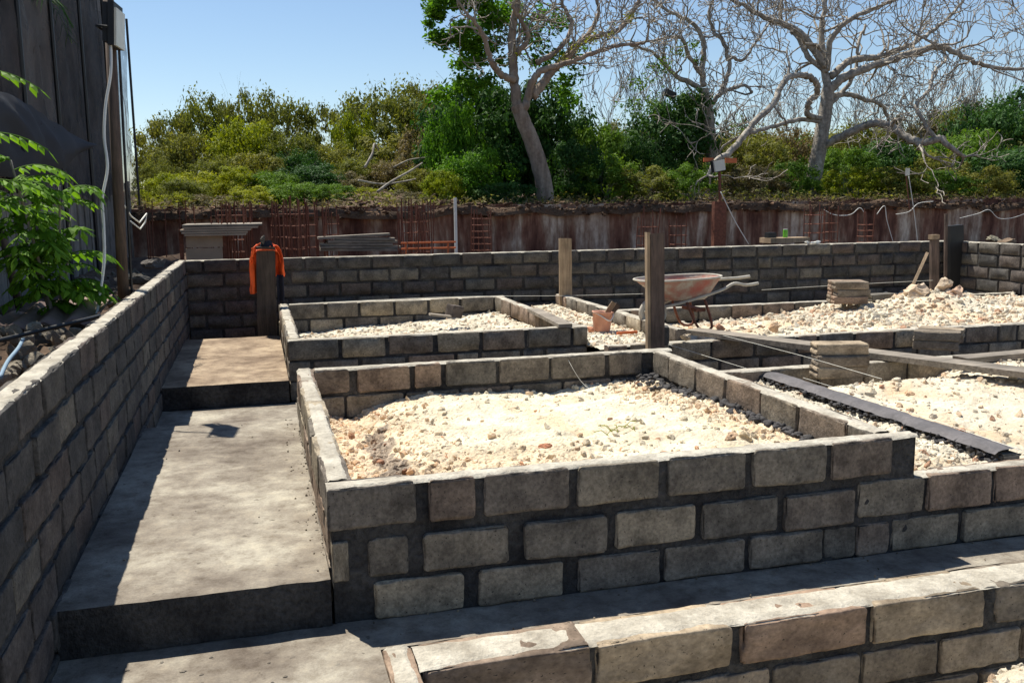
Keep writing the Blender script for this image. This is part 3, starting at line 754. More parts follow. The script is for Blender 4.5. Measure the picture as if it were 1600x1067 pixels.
for k in range(6):
    l = 500 + R.uniform(-6, 30) * (k < 3); r = (608, 616, 620, 612, 625, 622)[k]; yy = 369 + k * 4.2
    a_, b_ = at(l, yy + 3 * (k == 0), 13.2), at(r, yy - (3 if k == 0 else 0), 13.2)
    b = MB(); d = b_ - a_
    b.box(0, 0, 0, d.length, .22, .032, m=Matrix.Translation((a_ + b_) / 2) @ Matrix.Rotation(-math.atan2(d.z, d.x), 4, 'Y') @ Matrix.Rotation(R.gauss(0, .02), 4, 'Z'))
    tag(b.build('plank', M['wood_x'], None), ('topmost', 'second', 'third', 'fourth', 'fifth', 'lowest')[k] + ' plank of the lumber stack right of the orange vest', 'plank', 'planks in the lumber stack')
t = thing('trestle', 'orange trestle bars behind the back wall beside the white stake', 'trestle', at(668, 395, 13.4))
for yy in (379, 388):
    b = MB(); b.tube([at(626, yy + 1, 13.4), at(712, yy - 1, 13.4)], .016, 6); b.build('bar', M['orange_paint'], t)
for px in (634, 700):
    b = MB(); p = at(px, 380, 13.4); b.tube([p, (p.x, p.y, .45)], .014, 6); b.build('leg', M['orange_paint'], t)
# bench with tools and the green can
t = thing('work_board', 'orange-brown wooden board lying behind the back wall under the green can', 'board', at(1225, 378, 11.6))
b = MB(); p = at(1226, 374, 11.6); b.box(p.x, p.y, p.z - .01, .62, .3, .07); b.build('top', M['wood_light'], t)
for sx in (-.25, .25):
    b = MB(); b.box(p.x + sx, p.y, (p.z - .05 + .4) / 2, .06, .2, p.z - .05 - .4); b.build('leg', M['wood'], t)
b = MB(); p2 = at(1204, 366, 11.6); b.box(p2.x, 11.6, p.z + .063, .13, .1, .075); tag(b.build('toolbox', M['black'], None), 'small black box on the board beside the green can', 'box')
t = thing('can', 'bright green can on the board behind the back wall', 'can', at(1227, 370, 11.6)); q = at(1227, 367, 11.6)
b = MB(); b.tube([(q.x, 11.6, p.z + .026), (q.x, 11.6, p.z + .135)], .033, 14); b.build('body', M['green'], t)
b = MB(); b.tube([(q.x, 11.6, p.z + .135), (q.x, 11.6, p.z + .143)], .030, 14); b.build('lid', M['white'], t)
b = MB(); p = at(1275, 380, 10.8)
for k in range(12): 
    V, F = R.choice(LIB1); b.addarr(V * .035 * np.array((1.4, .8, .6)) + np.array((p.x + R.gauss(0, .06), p.y, 1.025 + abs(R.gauss(0, .012)))), F)
tag(b.build('rag', M['white'], None), 'crumpled white scrap lying on the back wall', 'rag')
# cables
def cable(pts, Y, r, label, mat='string', name='cable'):
    P = [at(x, y_, Y) for x, y_ in pts]; P = spline(P, 6); b = MB(); b.tube(P, r, 5)
    return tag(b.build(name, M[mat], None, True), label, 'cable')
def spline(P, n):
    P = [Vector(p) for p in P]; out = []
    for i in range(len(P) - 1):
        p0, p1, p2, p3 = P[max(i - 1, 0)], P[i], P[i + 1], P[min(i + 2, len(P) - 1)]
        for k in range(n):
            t = k / n; out.append(.5 * ((2 * p1) + (p2 - p0) * t + (2 * p0 - 5 * p1 + 4 * p2 - p3) * t * t + (3 * p1 - p0 - 3 * p2 + p3) * t ** 3))
    out.append(P[-1]); return out
cable([(1126, 300), (1148, 345), (1170, 382)], 15.3, .009, 'pale cable running down from the orange-board floodlight')
cable([(1288, 328), (1298, 334), (1312, 337), (1330, 335), (1343, 325), (1350, 332)], 16.5, .008, 'pale cable sagging along the retaining wall')
cable([(1370, 335), (1382, 322), (1386, 345), (1396, 380)], 16.3, .008, 'pale cable dropping from a bend beside the pale-runged rebar cage')
cable([(1420, 276), (1426, 315), (1430, 345), (1434, 382)], 16.3, .008, 'pale cable hanging from the small floodlight')
cable([(1400, 335), (1420, 331), (1435, 318), (1458, 315)], 16.4, .008, 'pale cable looping near the top of the retaining wall')
cable([(1500, 341), (1528, 334), (1545, 328), (1560, 341), (1580, 341), (1602, 334)], 16.3, .008, 'pale cable along the right end of the retaining wall')

# ================================================================ POSTS, BOARDS, STRINGS
def rough_board(name, label, p0, p1, wd, th, mat, face, cat='post', parent=None, seg=8):
    """a board from p0 to p1; face = direction of its width"""
    p0, p1 = Vector(p0), Vector(p1); ax = (p1 - p0); L = ax.length; ax.normalize()
    f_ = Vector(face); f_ = (f_ - ax * f_.dot(ax)).normalized(); n = ax.cross(f_); b = MB(); V = []; F = []
    s = R.random() * 50
    for i in range(seg + 1):
        c = p0 + ax * (L * i / seg)
        for (a, q) in ((-1, -1), (1, -1), (1, 1), (-1, 1)):
            k = wd / 2 * (1 + .05 * nz(i * .9, a, s)); e = 0
            if i in (0, seg): e = .012 * nz(a * 3, q * 3 + i, s)
            V.append(tuple(c + f_ * a * k + n * q * th / 2 * (1 + .06 * nz(i, q + 5, s)) + ax * e))
    for i in range(seg):
        for k in range(4): F.append((i * 4 + k, i * 4 + (k + 1) % 4, (i + 1) * 4 + (k + 1) % 4, (i + 1) * 4 + k))
    F += [(3, 2, 1, 0), tuple(seg * 4 + k for k in range(4))]
    b.add(V, F); o = b.build(name, M[mat], parent)
    if parent is None: tag(o, label, cat, None, 'thing')
    return o
# thick post
p0 = atz(1026, 550, .40); p0.z = .05; p1 = at(1024, 364, p0.y)
t = thing('wooden_post', 'thick brown wooden post at the far right corner of the nearest box', 'post', p0)
rough_board('front_board', '', p0 + Vector((.012, 0, 0)), p1 + Vector((.012, 0, 0)), .110, .05, 'wood', (1, -.2, 0), parent=t)
rough_board('side_board', '', p0 + Vector((-.054, .03, 0)), p1 + Vector((-.056, .03, .004)), .024, .09, 'wood_light', (1, -.2, 0), parent=t)
q0, q1 = at(884, 462, 10.30), at(883, 373, 10.30); q0.z = .3
rough_board('wooden_post', 'pale yellowish plank standing upright behind the bucket', q0, q1, .15, .035, 'wood_light', (1, -.1, 0))
# post with the vest
v0, v1 = at(417, 525, 10.20), at(415, 386, 10.20); v0.z = .05
rough_board('wooden_post', 'dark plank post under the orange vest at the end of the path', v0, v1, .195, .05, 'wood_dark', (1, -.1, 0))
b = MB()
zt = v1.z
def vest(u, v):                        # sheet hung over the back and shoulders of the post
    s = (u - .5) * 2; hem = at(390, 459, 10.2).z if s < 0 else at(440, 432, 10.2).z
    top = zt + .045 - .05 * abs(s) ** 2.2
    z = top + (hem - top) * v + .012 * nz(s * 4, v * 3, 2)
    wv = .142 + .036 * sm(0, .35, v) + .01 * nz(v * 5, s, 4)
    x = v1.x + s * wv
    y_ = 10.2 + .055 - .105 * sm(.62, .95, abs(s)) + .016 * math.sin(s * 15 + v * 5) + .012 * nz(s * 6, v * 5, 9)
    return (x, y_, z)
b.grid(vest, 48, 28)
def collar(u, v):
    an = math.pi * (1 - u); ca, sa = math.cos(an), math.sin(an); x = v1.x + math.copysign(abs(ca) ** .6, ca) * .145 * (1 + .08 * v); z = zt - .165 + sa ** .5 * (.135 + .055 * v) ; 
    return (x, 10.2 - .045 + .11 * v, z + .006 * nz(u * 9, v, 2))
b.grid(collar, 36, 5)
t = thing('safety_vest', 'bright orange vest draped over the dark post at the end of the path', 'vest', v1)
ob = b.build('cloth', M['orange'], t, smooth=True); md = ob.modifiers.new('thick', 'SOLIDIFY'); md.thickness = .006
b = MB(); 
def hood(u, v): 
    an = 2 * math.pi * u; return (v1.x + .01 + .075 * math.cos(an) * (1 - .35 * v), 10.235 + .035 * math.sin(an) * (1 - .4 * v), zt + .0 + .065 * v + .015 * nz(an, v * 3, 1))
b.grid(hood, 14, 5); b.build('dark_collar', M['navy'], t, smooth=True)
b = MB(); n0 = at(433, 432, 10.2); b.grid(lambda u, v: (n0.x - .01 + .075 * u + .012 * nz(v * 4, u, 3), 10.14 + .03 * math.sin(u * 5), n0.z + .02 - .30 * v), 6, 8)
ob = b.build('sleeve', M['navy'], t, smooth=True); md = ob.modifiers.new('thick', 'SOLIDIFY'); md.thickness = .008
b = MB(); V, F = stone(ICO2, .045, 5); b.addarr(V * np.array((1, 1, 1.6)) + np.array((v1.x - .03, 10.2, zt + .07)), F); tag(b.build('stone', M['block'], None), 'small grey stone on top of the post with the vest', 'stone')
# post with brace near the far right corner
w0, w1 = at(1460, 470, 10.1), at(1460, 374, 10.1); w0.z = .2
t = thing('wooden_post', 'brown post with a diagonal brace near the far right corner', 'post', w0)
rough_board('board', '', w0, w1, .11, .05, 'wood', (1, -.1, 0), parent=t)
rough_board('brace', '', at(1449, 395, 10.05), at(1427, 444, 9.85), .035, .025, 'wood_light', (1, -.3, 0), parent=t)
p = at(1459, 374, 10.1); b = MB(); b.box(p.x, 10.1, p.z + .03, .13, .07, .06, .15); b.build('head_block', M['wood_light'], t)
w0, w1 = at(1477, 470, 10.35), at(1478, 334, 10.35); w0.z = .2
rough_board('wooden_post', 'tall thin brown post beside the black column', w0, w1, .035, .03, 'wood', (1, -.1, 0))
w0, w1 = at(1491, 470, 10.55), at(1491, 352, 10.55); w0.z = .2
rough_board('column_form', 'black column board in the far right corner', w0, w1, .20, .12, 'black', (1, -.1, 0), 'column')
# long plank and others
a_, b_ = atz(1080, 517, .445), atz(1605, 583, .44)
rough_board('plank', 'long pale plank lying from the wheelbarrow to the right edge', a_, b_ + (b_ - a_) * .12, .20, .042, 'wood_x', (1, .3, 0), 'plank', seg=14)
a_, b_ = atz(1500, 562, .43), atz(1640, 549, .43)
rough_board('plank', 'short pale plank end at the right edge behind the long plank', a_, b_, .14, .04, 'wood_x', (0, 1, 0), 'plank')
a_, b_ = atz(833, 484, .545), atz(884, 509, .545)
rough_board('plank', 'short dusty board lying on the corner of the back-left box', a_, b_, .12, .03, 'wood_x', (1, .0, 0), 'plank')
def string(pts, label, r=.0013):
    b = MB(); b.tube(spline(pts, 5) if len(pts) > 2 else pts, r, 4); tag(b.build('string_line', M['string'], None), label, 'string')
string([atz(1044, 538, .46), atz(1174, 578, .40)], 'taut white string from the thick post to the mortared wall')
string([at(1130, 524, 6.9), at(1250, 555, 5.75), at(1330, 578, 5.1), at(1378, 592, 4.75)], 'taut white string under the long plank past the near block stack')
string([at(440, 476, 10.1), at(700, 464, 10.1), at(884, 462, 10.25), at(1005, 459, 10.2)], 'long thin white string stretched in front of the back wall', .0018)
string([at(1190, 453, 10.0), at(1320, 445, 10.0), at(1458, 438, 10.05)], 'thin white string between wheelbarrow and braced post', .0018)
string([atz(884, 553, .55), at(893, 572, 5.98), at(910, 598, 5.9), at(935, 618, 5.75)], 'loose white string hanging inside the nearest box', .0016)
string([atz(1255, 590, .40), atz(1400, 636, .40), atz(1600, 705, .40)], 'white string laid along the fresh mortar bed', .0012)

# ================================================================ BLOCK STACKS
def stack(px, py, z, layers, rz, label, per=1, wd=.16):
    c = atz(px, py, z); k = 0; H_ = .080
    for l in range(layers):
        for i in range(per if not isinstance(per, list) else per[l]):
            n_ = per if not isinstance(per, list) else per[l]
            off = (i - (n_ - 1) / 2) * (wd + .012)
            a = rz + R.gauss(0, .05); x = c.x + off * -math.sin(rz) + R.gauss(0, .012); y_ = c.y + .08 + off * math.cos(rz) + R.gauss(0, .008)
            o = link('block', R.choice(GRV), None, (x, y_, z + H_ * (l + .5)), (math.pi / 2, 0, a), (1, wd / BH * (BH / BT) * .66 if 0 else H_ / BT * 1.0, wd / BH))
            o.material_slots[0].link = 'OBJECT'; o.material_slots[0].material = M['block_warm']
            tag(o, label(l, i), 'block', 'loose blocks stacked on the site', 'thing')
LV = ['bottom', 'second', 'third', 'top']
stack(1322, 591, .37, 3, -.25, lambda l, i: ('bottom', 'middle', 'top')[l] + ' block of the stack beside the right-hand rubble bed')
stack(1474, 545, .32, 2, -.75, lambda l, i: ('upper ' if l else 'lower ') + ('left' if i else 'right') + ' block of the low pile behind the long plank', 2)
stack(1331, 474, .47, 3, -.3, lambda l, i: LV[l if l < 2 else 3] + ('' if l != 1 else '-layer') + (' rear' if i else ' front') + ' block of the far stack before the back wall', 2)
o = link('block', GRV[1], None, atz(1383, 470, .47) + Vector((0, .1, .03)), (math.pi / 2, 0, .15), (1, .8, 1.0)); tag(o, 'single flat block right of the far block stack', 'block', 'loose blocks stacked on the site', 'thing')
o = link('block', GRV[2], None, (3.20 + .02, 6.98, .50), (0, 0, 1.2), (.42, 1, 1.0)); tag(o, 'short block stub standing right of the thick wooden post', 'block', None, 'thing')
p = at(710, 497, 9.3); o = link('block', NEARH[1], None, (p.x, p.y, .50), (.1, .2, .5), (.75, 1.2, .8)); tag(o, 'small lone block lump on the rubble of the back-left box', 'block', None, 'thing')
b = MB(); p = at(688, 505, 9.2); b.box(0, 0, 0, .22, .10, .02, m=Matrix.Translation((p.x, p.y, .475)) @ Matrix.Rotation(.15, 4, 'Y')); tag(b.build('board_scrap', M['wood_x'], None), 'flat board scrap beside the small block lump', 'board', None, 'thing')
# rocks
def rock(px, py, Y, s, label, tintc, seed, sc3=(1, 1, 1)):
    V, F = stone(ICO3, s, seed); V = V * np.array(sc3); V = np.array([v * (1 + .12 * fbm(*(v / s * 1.6), 3, seed)) for v in V])
    b = MB(); p = at(px, py, Y); b.addarr(V + np.array(p[:]), F, tintc); tag(b.build('rock', M['rubble'], None, False, True), label, 'rock', 'limestone rocks on the heap', 'thing')
rock(1432, 457, 8.6, .17, 'big pinkish boulder at the left of the heap top', (1, .86, .76), 3, (1.15, 1, .8))
rock(1474, 449, 8.6, .11, 'highest rounded rock at the heap top', (1, .88, .78), 4)
rock(1492, 458, 8.5, .13, 'reddish rock at the right of the heap top', (.95, .72, .62), 9, (1.2, 1, .8))
rock(1450, 475, 8.4, .09, 'pale rock below the big pinkish boulder', (1, .95, .88), 12)
rock(1562, 487, 8.1, .07, 'upright pink rock on the right slope of the heap', (.95, .75, .65), 15, (.8, 1, 1.3))
rock(1589, 493, 8.0, .06, 'pink block-like rock at the right edge of the heap', (.95, .74, .64), 21, (1.4, 1, .9))
rock(1210, 512, 7.45, .055, 'pink rock on the rubble between wheelbarrow and heap', (.98, .74, .58), 22, (1.3, 1, .9))
rock(1124, 511, 7.35, .05, 'reddish clod at the foot of the wheelbarrow', (.8, .5, .4), 23, (1.6, 1, .8))
rock(1070, 527, 7.1, .05, 'pale rounded stone right of the thick post', (1, .9, .8), 25, (1.2, 1, .8))
rock(1141, 684, 3.95, .045, 'knobbly reddish rock in the right front of the nearest box', (.95, .74, .6), 27, (1.2, 1, 1))
rock(1165, 683, 3.98, .036, 'cream rock beside the knobbly reddish rock', (1.0, .9, .74), 28)
rock(852, 697, 3.85, .03, 'flat brick-red stone in the nearest box', (.85, .42, .3), 30, (1.5, .8, .45))
rock(1552, 374, 10.75, .10, 'grey lump on top of the right-edge wall', (.34, .34, .30), 31, (1.1, .8, .6))
rock(1575, 376, 10.3, .11, 'flat brown slab on top of the right-edge wall', (.38, .30, .25), 32, (1.5, .8, .4))

# ================================================================ WHEELBARROW
Wc = atz(1092, 508, .42)
WB = thing('wheelbarrow', 'old red wheelbarrow crusted with cement behind the thick post', 'wheelbarrow', (Wc.x, Wc.y, .42))
wy = Wc.y; pxm = lambda px, py: at(px, py, wy)
rimL, rimR = pxm(995, 432), pxm(1121, 436)
L_ = rimR.x - rimL.x; cx = (rimL.x + rimR.x) / 2; zr = (rimL.z + rimR.z) / 2
def tray(inner):
    def fn(u, v):                      # v: 0 rim -> 1 bottom centre
        an = 2 * math.pi * u; k = 1 - .48 * min(1, v * 1.6) if v < .625 else .52 * (1 - (v - .625) / .375)
        ca, sa = math.cos(an), math.sin(an); e = .38
        ex = math.copysign(abs(ca) ** (2 * e), ca); ey = math.copysign(abs(sa) ** (2 * e), sa)
        x = cx + ex * L_ / 2 * k + (.06 * min(1, v * 1.6)); y_ = wy + ey * .27 * k; z = zr - .205 * min(1, v * 1.6) + .012 * ex - .02 * ex * v
        if inner: z += .008
        return (x, y_, z)
    return fn
b = MB(); b.grid(tray(False), 40, 14); b.grid(lambda u, v: tray(True)(1 - u, v), 40, 14); b.build('tray', M['barrow'], WB, smooth=True)
b = MB(); rp = [Vector(tray(False)(i / 36, 0)) for i in range(37)]; b.tube(rp, .010, 7, cap=False); b.build('rim', M['barrow_rim'], WB, smooth=True)
b = MB(); V, F = ICO2; Vv = V * np.array((L_ * .26, .13, .05)); b.addarr(Vv + np.array((cx + .05, wy, zr - .16)), F); b.build('cement_crust', M['barrow_rim'], WB, smooth=True)
for s, (hx, hy) in ((-1, (1188, 434)), (1, (1168, 440))):
    h = pxm(hx, hy); yy = wy + s * .20 * -1
    P = spline([(cx - L_ * .42, wy + s * .05, .42 + .16), (cx - .05, yy * .6 + wy * .4, zr - .235), (cx + L_ * .40, yy, zr - .12), (cx + L_ * .58, yy, zr - .055), (h.x - .13, yy, h.z - .012), (h.x, yy, h.z)], 6)
    b = MB(); b.tube(P, .014, 7); b.build('handle', M['barrow_rim'], WB, smooth=True)
    b = MB(); P = [(cx + .02, wy + s * .16, zr - .22), (cx + .13, wy + s * .19, .425), (cx + .27, wy + s * .19, .425), (cx + .20, wy + s * .17, zr - .20)]; b.tube(spline(P, 4), .013, 6); b.build('leg', M['rust'], WB, smooth=True)
b = MB(); b.box(cx + .17, wy, zr - .30, .10, .30, .03); b.build('cross_brace', M['rust'], WB)
wx = cx - L_ * .30
b = MB(); b.tube([(wx + .115 * math.cos(a), wy, .42 + .14 + .115 * math.sin(a)) for a in np.linspace(0, 2 * math.pi, 29)], .030, 8, cap=False)
wh = b.build('tyre', M['barrow_rim'], WB, smooth=True)
b = MB(); b.tube([(wx, wy - .03, .56), (wx, wy + .03, .56)], .07, 16); b.build('wheel_hub', M['barrow_rim'], WB, smooth=False)
# ================================================================ BUCKET
Bc = atz(940, 517, .385); bz = .385
BK = thing('bucket', 'pinkish plastic bucket with tools standing on the rubble strip', 'bucket', Bc)
prof = [(.075, 0), (.08, .01), (.096, .165), (.104, .168), (.104, .178), (.096, .178), (.088, .165), (.074, .02), (.0, .018)]
b = MB(); n_ = 20; tilt = Matrix.Translation(Bc) @ Matrix.Rotation(.06, 4, 'Y') @ Matrix.Scale(1.0, 4)
V = [tuple(tilt @ Vector((r_ * math.cos(2 * math.pi * k / n_), r_ * math.sin(2 * math.pi * k / n_), z_ * 1.05))) for r_, z_ in prof for k in range(n_)]
F = [(i * n_ + k, i * n_ + (k + 1) % n_, (i + 1) * n_ + (k + 1) % n_, (i + 1) * n_ + k) for i in range(len(prof) - 1) for k in range(n_)]
b.add(V, F); b.build('body', M['bucket'], BK, smooth=True)
b = MB(); b.tube(spline([tilt @ Vector(p) for p in ((-.10, -.01, .18), (-.05, -.08, .155), (.03, -.11, .11), (.075, -.08, .15), (.10, 0, .18))], 5), .006, 6); b.build('bail', M['white'], BK)
b = MB(); b.box(0, 0, 0, .05, .015, .24, m=Matrix.Translation(Bc + Vector((.055, 0, .17))) @ Matrix.Rotation(.62, 4, 'Y')); tag(b.build('float_board', M['wood_light'], None), 'pale wooden float sticking out of the bucket, upper of two', 'tool', None, 'thing')
b = MB(); b.box(0, 0, 0, .06, .012, .26, m=Matrix.Translation(Bc + Vector((.085, .03, .155))) @ Matrix.Rotation(.85, 4, 'Y')); tag(b.build('float_board', M['wood'], None), 'darker wooden float leaning out of the bucket', 'tool', None, 'thing')
b = MB(); p = atz(975, 521, .40); b.tube([(p.x - .07, p.y, .405), (p.x + .14, p.y + .02, .405)], .014, 7); tag(b.build('brush_handle', M['orange_paint'], None), 'reddish tool handle lying right of the bucket', 'tool', None, 'thing')
b = MB(); V, F = stone(ICO2, .045, 61); p = atz(922, 519, .385); b.addarr(V * np.array((1, 1, .8)) + np.array((p.x, p.y, .41)), F, (.9, .45, .33)); tag(b.build('brick_shard', M['rubble'], None, False, True), 'orange brick shard left of the bucket', 'brick shard', None, 'thing')

# ================================================================ TREES
def grow(b, p, d, L, r, depth, rr, wig=.35, upb=.12, tips=None, n=5, rmin=.0045):
    """a wandering, tapering branch that forks"""
    p = Vector(p); d = Vector(d).normalized(); st = max(3, int(L / (.16 if depth > 1 else .11))); st = min(st, 9)
    P = [p.copy()]; rad = [r]; ds = []
    for i in range(st):
        d = (d + Vector((rr.gauss(0, wig), rr.gauss(0, wig), rr.gauss(0, wig) + upb * .5))).normalized()
        p = p + d * (L / st); P.append(p.copy()); ds.append(d.copy()); rad.append(max(r * (1 - .62 * (i + 1) / st), rmin))
    b.tube(P, rad, n if r > .02 else (4 if r > .009 else 3), cap=False)
    if tips is not None and depth <= 1: tips.append((P[-1], d))
    if depth <= 0: return
    k = rr.choice((2, 3, 3)) if depth > 1 else rr.choice((2, 3, 4))
    for c in range(k):
        i = st if c == 0 else rr.randint(max(1, st // 3), st)
        ax = Vector((rr.gauss(0, 1), rr.gauss(0, 1), rr.gauss(0, 1))).normalized()
        nd = (ds[i - 1] + ax * rr.uniform(.5, 1.0) + Vector((0, 0, upb))).normalized()
        grow(b, P[i], nd, L * rr.uniform(.55, .82), rad[i] * rr.uniform(.6, .85), depth - 1, rr, wig, upb, tips, n, rmin)
def limb(pts, Y0, Y1, r0_, r1_):
    """hand-placed limb: pixel polyline with its own run in depth -> points, radii"""
    n_ = len(pts); P = [at(x, y_, Y0 + (Y1 - Y0) * i / (n_ - 1)) for i, (x, y_) in enumerate(pts)]
    P = spline(P, 6); m_ = len(P); return P, [r0_ + (r1_ - r0_) * i / (m_ - 1) for i in range(m_)]
def limb_tree(name, label, trunk, limbs, seed, mat, spawn, depth, base, lr=1.0, upb=.15, wig=.3, slen=(.7, 1.3)):
    rr = random.Random(seed); t = thing(name, label, 'tree', base); tips = []
    P, rad = limb(*trunk); b = MB()
    P = [p + Vector((.02 * nz(i * .5, 1, seed), .02 * nz(i * .5, 5, seed), 0)) for i, p in enumerate(P)]
    b.tube(P, rad, 12, cap=False); b.build('trunk', M[mat], t, smooth=True)
    tb = MB()
    for L in limbs:
        P, rad = limb(*L[:5])
        jit = [Vector((.035 * nz(i * .7, 2, seed + 3) + .025 * nz(i * 1.9, 2, seed), .05 * nz(i * .6, 7, seed + 3), .035 * nz(i * .7, 9, seed + 3) + .025 * nz(i * 1.9, 9, seed))) for i in range(len(P))]
        P = [p + (j if 0 < i else Vector()) for i, (p, j) in enumerate(zip(P, jit))]
        rad = [q * (1 + .16 * nz(k_ * .9, 3, seed) + .10 * nz(k_ * 2.3, 8, seed)) for k_, q in enumerate(rad)]; b = MB(); b.tube(P, rad, 8, cap=True); b.build('limb', M[mat], t, smooth=True)
        k = L[5] if len(L) > 5 else spawn
        for c in range(k):
            i = rr.randint(len(P) // 4, len(P) - 1) if c else len(P) - 1
            tg = (P[i] - P[i - 1]).normalized()
            nd = (tg * (.9 if c == 0 else .45) + Vector((rr.gauss(0, .6), rr.gauss(0, .6), rr.gauss(.25, .5)))).normalized()
            grow(tb, P[i], nd, rr.uniform(*slen) * lr, max(.014, rad[i] * (.95 if c == 0 else .5)), depth, rr, wig, upb, tips, 5, .0095)
    tb.build('branches', M[mat] if mat != 'bark_brown' else M['bark'], t, smooth=True)
    return t, tips

TY = 20.0
big, tips = limb_tree('bare_tree', 'large bare spreading tree with pale trunk on the right bank', ([(1268, 306), (1274, 265), (1283, 215), (1291, 165), (1294, 135)], TY, TY, .20, .145), [
    ([(1294, 140), (1286, 95), (1284, 50), (1291, -10)], TY, TY + .3, .11, .05),
    ([(1290, 105), (1262, 65), (1235, 42), (1195, 28), (1160, 8), (1120, -12)], TY, TY + .8, .10, .03),
    ([(1292, 112), (1262, 88), (1245, 55), (1220, 30), (1222, -10)], TY, TY + 1.0, .08, .03),
    ([(1297, 140), (1318, 122), (1350, 108), (1400, 92), (1458, 74), (1492, 82), (1530, 100), (1575, 108), (1620, 105)], TY, TY - 1.6, .12, .03, 12),
    ([(1298, 120), (1330, 95), (1370, 90), (1396, 82), (1440, 60), (1480, 30), (1510, -5)], TY, TY + 1.2, .10, .03, 9),
    ([(1292, 110), (1300, 60), (1330, 30), (1372, 12), (1420, -10)], TY, TY - 1.0, .08, .03),
    ([(1288, 185), (1270, 183), (1262, 178), (1264, 160), (1277, 145), (1274, 128), (1258, 118), (1232, 121), (1218, 140), (1208, 163), (1180, 190), (1155, 222), (1134, 244)], TY, TY - 1.8, .07, .07, 3),
    ([(1283, 190), (1250, 187), (1215, 196), (1180, 206), (1150, 217)], TY, TY - 1.0, .06, .035, 4),
    ([(1282, 230), (1308, 217), (1335, 204), (1365, 193), (1392, 197), (1415, 214), (1440, 223), (1470, 216)], TY, TY - 2.2, .10, .085, 3),
    ([(1297, 150), (1325, 148), (1352, 156), (1378, 165), (1388, 190), (1386, 215)], TY, TY + .8, .07, .03, 4),
    ([(1300, 160), (1320, 140), (1338, 108), (1341, 70), (1352, 40)], TY, TY + .5, .06, .03),
    ([(1464, 219), (1446, 195), (1432, 165), (1452, 140), (1458, 115), (1478, 95)], TY - 2.15, TY - 1.2, .05, .03, 5)], 3, 'bark', 7, 3, at(1268, 306, TY), 1.15, .10, .34)
t2, tips2 = limb_tree('bare_tree', 'smaller twisted bare tree left of the large bare tree', ([(1114, 262), (1110, 220), (1106, 175), (1099, 140)], 21.5, 21.5, .17, .12), [
    ([(1100, 145), (1080, 130), (1060, 122), (1042, 104), (1015, 80), (985, 72)], 21.5, 21, .08, .025),
    ([(1099, 135), (1097, 105), (1100, 75), (1090, 45), (1070, 30), (1040, 15), (1010, -10)], 21.5, 22.2, .08, .03),
    ([(1098, 120), (1075, 85), (1065, 60), (1040, 60), (1000, 68)], 21.5, 20.6, .06, .025),
    ([(1108, 170), (1122, 150), (1140, 140), (1165, 134), (1175, 146)], 21.5, 21.0, .07, .03, 3),
    ([(1125, 148), (1138, 115), (1142, 90), (1160, 95), (1182, 65), (1200, 40)], 21.4, 22, .06, .025),
    ([(1138, 95), (1130, 65), (1115, 50), (1108, 20), (1118, -10)], 21.6, 22.2, .06, .03)], 9, 'bark', 6, 3, at(1114, 262, 21.5), .95, .16, .36)
t1, tips1 = limb_tree('leaning_tree', 'tall tree with leaning pale trunk and twisting limbs over dark shrubs', ([(853, 312), (846, 270), (832, 225), (818, 190), (808, 165)], 18.6, 18.6, .19, .145), [
    ([(808, 170), (804, 130), (801, 90), (800, 55), (808, 5), (806, -20)], 18.6, 18.9, .11, .06),
    ([(803, 125), (785, 118), (768, 98), (757, 60), (745, 40), (728, 20)], 18.6, 18.0, .08, .03),
    ([(815, 180), (824, 155), (833, 125), (848, 110), (868, 104), (892, 97), (925, 84), (965, 72), (1005, 68)], 18.6, 17.8, .09, .03),
    ([(832, 150), (850, 128), (868, 105), (888, 88), (905, 68), (930, 58), (965, 48), (985, 25), (1000, -5)], 18.6, 19.2, .10, .04),
    ([(908, 66), (925, 45), (935, 20), (930, -10)], 19.0, 19.3, .06, .03, 4),
    ([(838, 98), (868, 82), (885, 62), (893, 35), (880, 10), (872, -10)], 18.7, 19.4, .06, .03, 5),
    ([(806, 85), (825, 60), (815, 35), (800, 10)], 18.7, 18.4, .06, .03, 5)], 21, 'bark_brown', 6, 3, at(853, 312, 18.6), .85, .15, .36)

